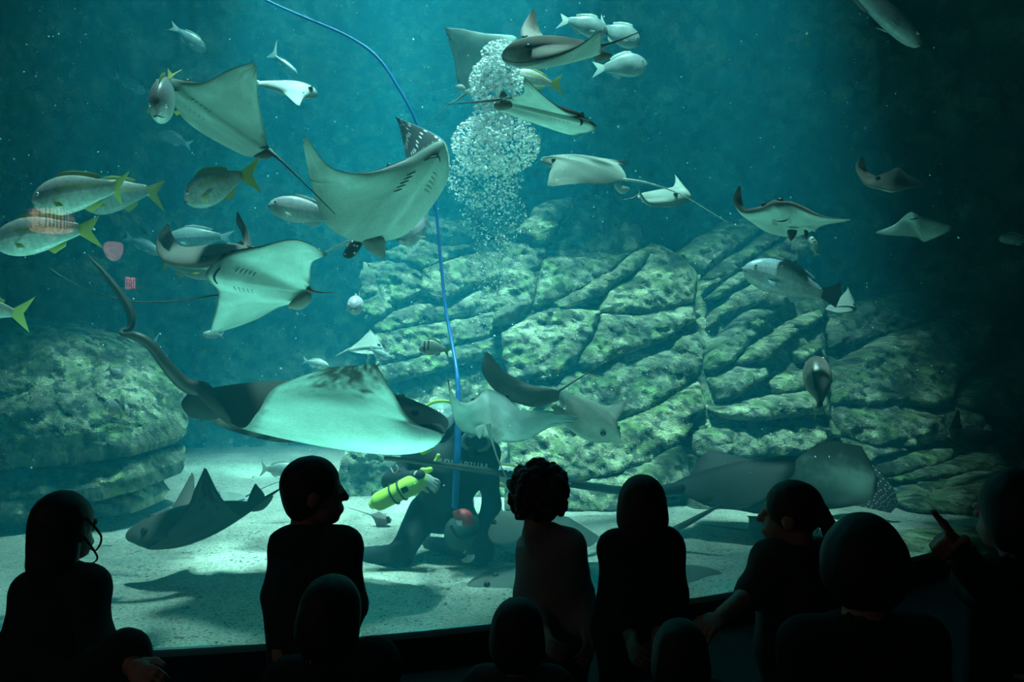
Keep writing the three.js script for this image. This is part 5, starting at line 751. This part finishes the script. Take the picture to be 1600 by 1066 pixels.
  part('body', taperTube([A.clone().addScaledVector(ax, -0.03), A, A.clone().lerp(B, 0.25), A.clone().lerp(B, 0.5), B.clone().addScaledVector(ax, -0.03), B.clone().addScaledVector(ax, 0.03)], [0.03, 0.055, 0.058, 0.058, 0.062, 0.05], 30, 20), neon, bt);
  for (const t of [0.42, 0.62]) { const p = A.clone().lerp(B, t), st = new THREE.TorusGeometry(0.064, 0.006, 6, 24); st.applyQuaternion(new THREE.Quaternion().setFromUnitVectors(V(0, 0, 1), ax)); st.translate(p.x, p.y, p.z); part('strap', st, rubber, bt); }
  const lb = new THREE.BoxGeometry(0.04, 0.036, 0.004); lb.rotateZ(0.45); const lp = A.clone().lerp(B, 0.72); lb.translate(lp.x, lp.y, lp.z + 0.064); part('label_patch', lb, rubber, bt);
  // bait ball and feed bag
  const rb = thing('bait_ball', 'red bait ball with a white patch at the nose of the dark ray', 'ball', J(725, 809, -0.28)), rc = J(725, 809, -0.28), prof = []; for (let i = 0; i <= 14; i++) { const t = i / 14; prof.push(new THREE.Vector2(0.052 * Math.pow(Math.sin(Math.PI * clamp(t, 0.02, 0.98)), 0.75), (t - 0.5) * 0.15)); }
  const lg = new THREE.LatheGeometry(prof, 20); lg.rotateZ(1.1); lg.translate(rc.x, rc.y, rc.z); part('ball', lg, redM, rb);
  const pg = new THREE.SphereGeometry(0.054, 12, 8, 0.6, 0.9, 1.6, 0.7); pg.translate(rc.x - 0.005, rc.y - 0.005, rc.z); part('white_patch', pg, white, rb);
  const bag = thing('feed_bag', 'grey-green feed pouch hanging between the diver\'s knees', 'bag', J(722, 832, -0.16)), bc = (x, y) => J(x, y, -0.18);
  part('pouch', lens(smoothLoop([bc(703, 812), bc(745, 806), bc(748, 838), bc(740, 858), bc(708, 858), bc(694, 840)], 3), 0.06), mat([0.06, 0.11, 0.11], { roughness: 0.7 }), bag);
  part('handle', taperTube([bc(706, 818), bc(716, 834), bc(732, 838), bc(746, 834)], [0.01, 0.01, 0.01], 16, 6).translate(0, 0, 0.07), rubber, bag);
}

// ------------------------------------------------------------------ lamps and sign in the room that mirror in the window
function mirrored(px, py, dist) {      // the point in the room that the window mirrors at that place of the picture
  const dir = at(px, py, 1).sub(camera.position).normalize(); let t = 3.5; for (let i = 0; i < 60; i++) { const p = camera.position.clone().addScaledVector(dir, t); t += (p.z - paneZ(p.x)) * 0.6; }
  const p = camera.position.clone().addScaledVector(dir, t), n = V(0.33 + 0.12 * p.x, 0, 1).normalize(), r = dir.clone().sub(n.clone().multiplyScalar(2 * dir.dot(n)));
  return p.addScaledVector(r, dist);
}
{
  const glowO = new THREE.MeshStandardMaterial({ color: 0x331a10, emissive: new THREE.Color(1, 0.68, 0.45), emissiveIntensity: 4.5 }), slatM = mat([0.25, 0.12, 0.07], { roughness: 0.6 });
  const p = mirrored(80, 346, 4.2), g = thing('pendant_lamp', 'round pendant lamp with a slatted orange shade mirrored in the window', 'lamp', p);
  const add = (n, q, m) => { const o = new THREE.Mesh(q, m); o.name = n; g.add(o); return o; };
  const pr = []; for (let i = 0; i <= 10; i++) { const a = i / 10 * Math.PI; pr.push(new THREE.Vector2(0.25 + 0.03 * Math.sin(a), -0.08 + 0.16 * i / 10)); } add('shade', new THREE.LatheGeometry(pr, 48), glowO);
  const sl = []; for (let i = 0; i < 44; i++) { if (hash(i, 2, 3) < 0.25) continue; const b = new THREE.BoxGeometry(0.006, 0.17, 0.014); b.translate(0.288, 0, 0); b.rotateY(i / 44 * Math.PI * 2 + 0.04 * hash(i, 1, 1)); sl.push(b); } add('slats', mergeGeometries(sl), slatM).userData.kind = 'stuff';
  const cord = new THREE.CylinderGeometry(0.006, 0.006, 10.2 - p.y - 0.08, 6); cord.translate(0, 0.08 + (10.2 - p.y - 0.08) / 2, 0); add('cord', cord, rubber);
  const hub = new THREE.CylinderGeometry(0.28, 0.28, 0.01, 32); hub.translate(0, 0.085, 0); add('top_plate', hub, slatM);
  const l = new THREE.PointLight(new THREE.Color(1, 0.6, 0.4), 0.015); l.name = 'pendant_light'; l.position.set(0, -0.1, 0); l.castShadow = true; l.shadow.radius = 4; g.add(l);
}
{
  const p = mirrored(177, 391, 4.6), g = thing('cup_lamp', 'small dim pinkish hanging lamp mirrored in the window', 'lamp', p), m = new THREE.MeshStandardMaterial({ color: 0x2a2022, emissive: new THREE.Color(0.85, 0.55, 0.6), emissiveIntensity: 5 });
  const s = new THREE.LatheGeometry([[0.02, -0.1], [0.09, -0.07], [0.13, 0], [0.125, 0.05], [0.1, 0.07], [0.0, 0.075]].map((q) => new THREE.Vector2(...q)), 24), o = new THREE.Mesh(s, m); o.name = 'shade'; g.add(o);
  const cord = new THREE.CylinderGeometry(0.005, 0.005, 10.2 - p.y - 0.07, 6); cord.translate(0, 0.07 + (10.2 - p.y - 0.07) / 2, 0); const c = new THREE.Mesh(cord, rubber); c.name = 'cord'; g.add(c);
}
{
  const p = mirrored(203, 443, 5.2), g = thing('lit_sign', 'small red lit sign mirrored in the window', 'sign', p); g.lookAt(p.clone().lerp(V(-1.5, p.y, -4), 1));
  const back = new THREE.Mesh(new THREE.BoxGeometry(0.2, 0.15, 0.03), mat([0.2, 0.18, 0.2])); back.name = 'panel'; g.add(back);
  const m = new THREE.MeshStandardMaterial({ color: 0x301014, emissive: new THREE.Color(1, 0.25, 0.35), emissiveIntensity: 12 }), geo = [];
  for (const [x, y, w, h] of [[-0.06, 0, 0.014, 0.1], [-0.03, 0, 0.012, 0.1], [0, -0.01, 0.012, 0.08], [0.03, 0, 0.014, 0.1], [0.06, 0.005, 0.012, 0.09], [0, 0.052, 0.15, 0.016], [0.04, -0.05, 0.06, 0.012]]) { const b = new THREE.BoxGeometry(w, h, 0.008); b.translate(x, y, 0.018); geo.push(b); }
  const bars = new THREE.Mesh(mergeGeometries(geo), m); bars.name = 'lit_sign_bars'; g.add(bars);
  const post = new THREE.Mesh(new THREE.BoxGeometry(0.02, 10.2 - p.y - 0.075, 0.02).translate(0, 0.075 + (10.2 - p.y - 0.075) / 2, 0), rubber); post.name = 'hanger'; g.add(post);
}

scene.traverse((o) => { if (o.isMesh) { o.castShadow = true; o.receiveShadow = true; } });
renderer.render(scene, camera);
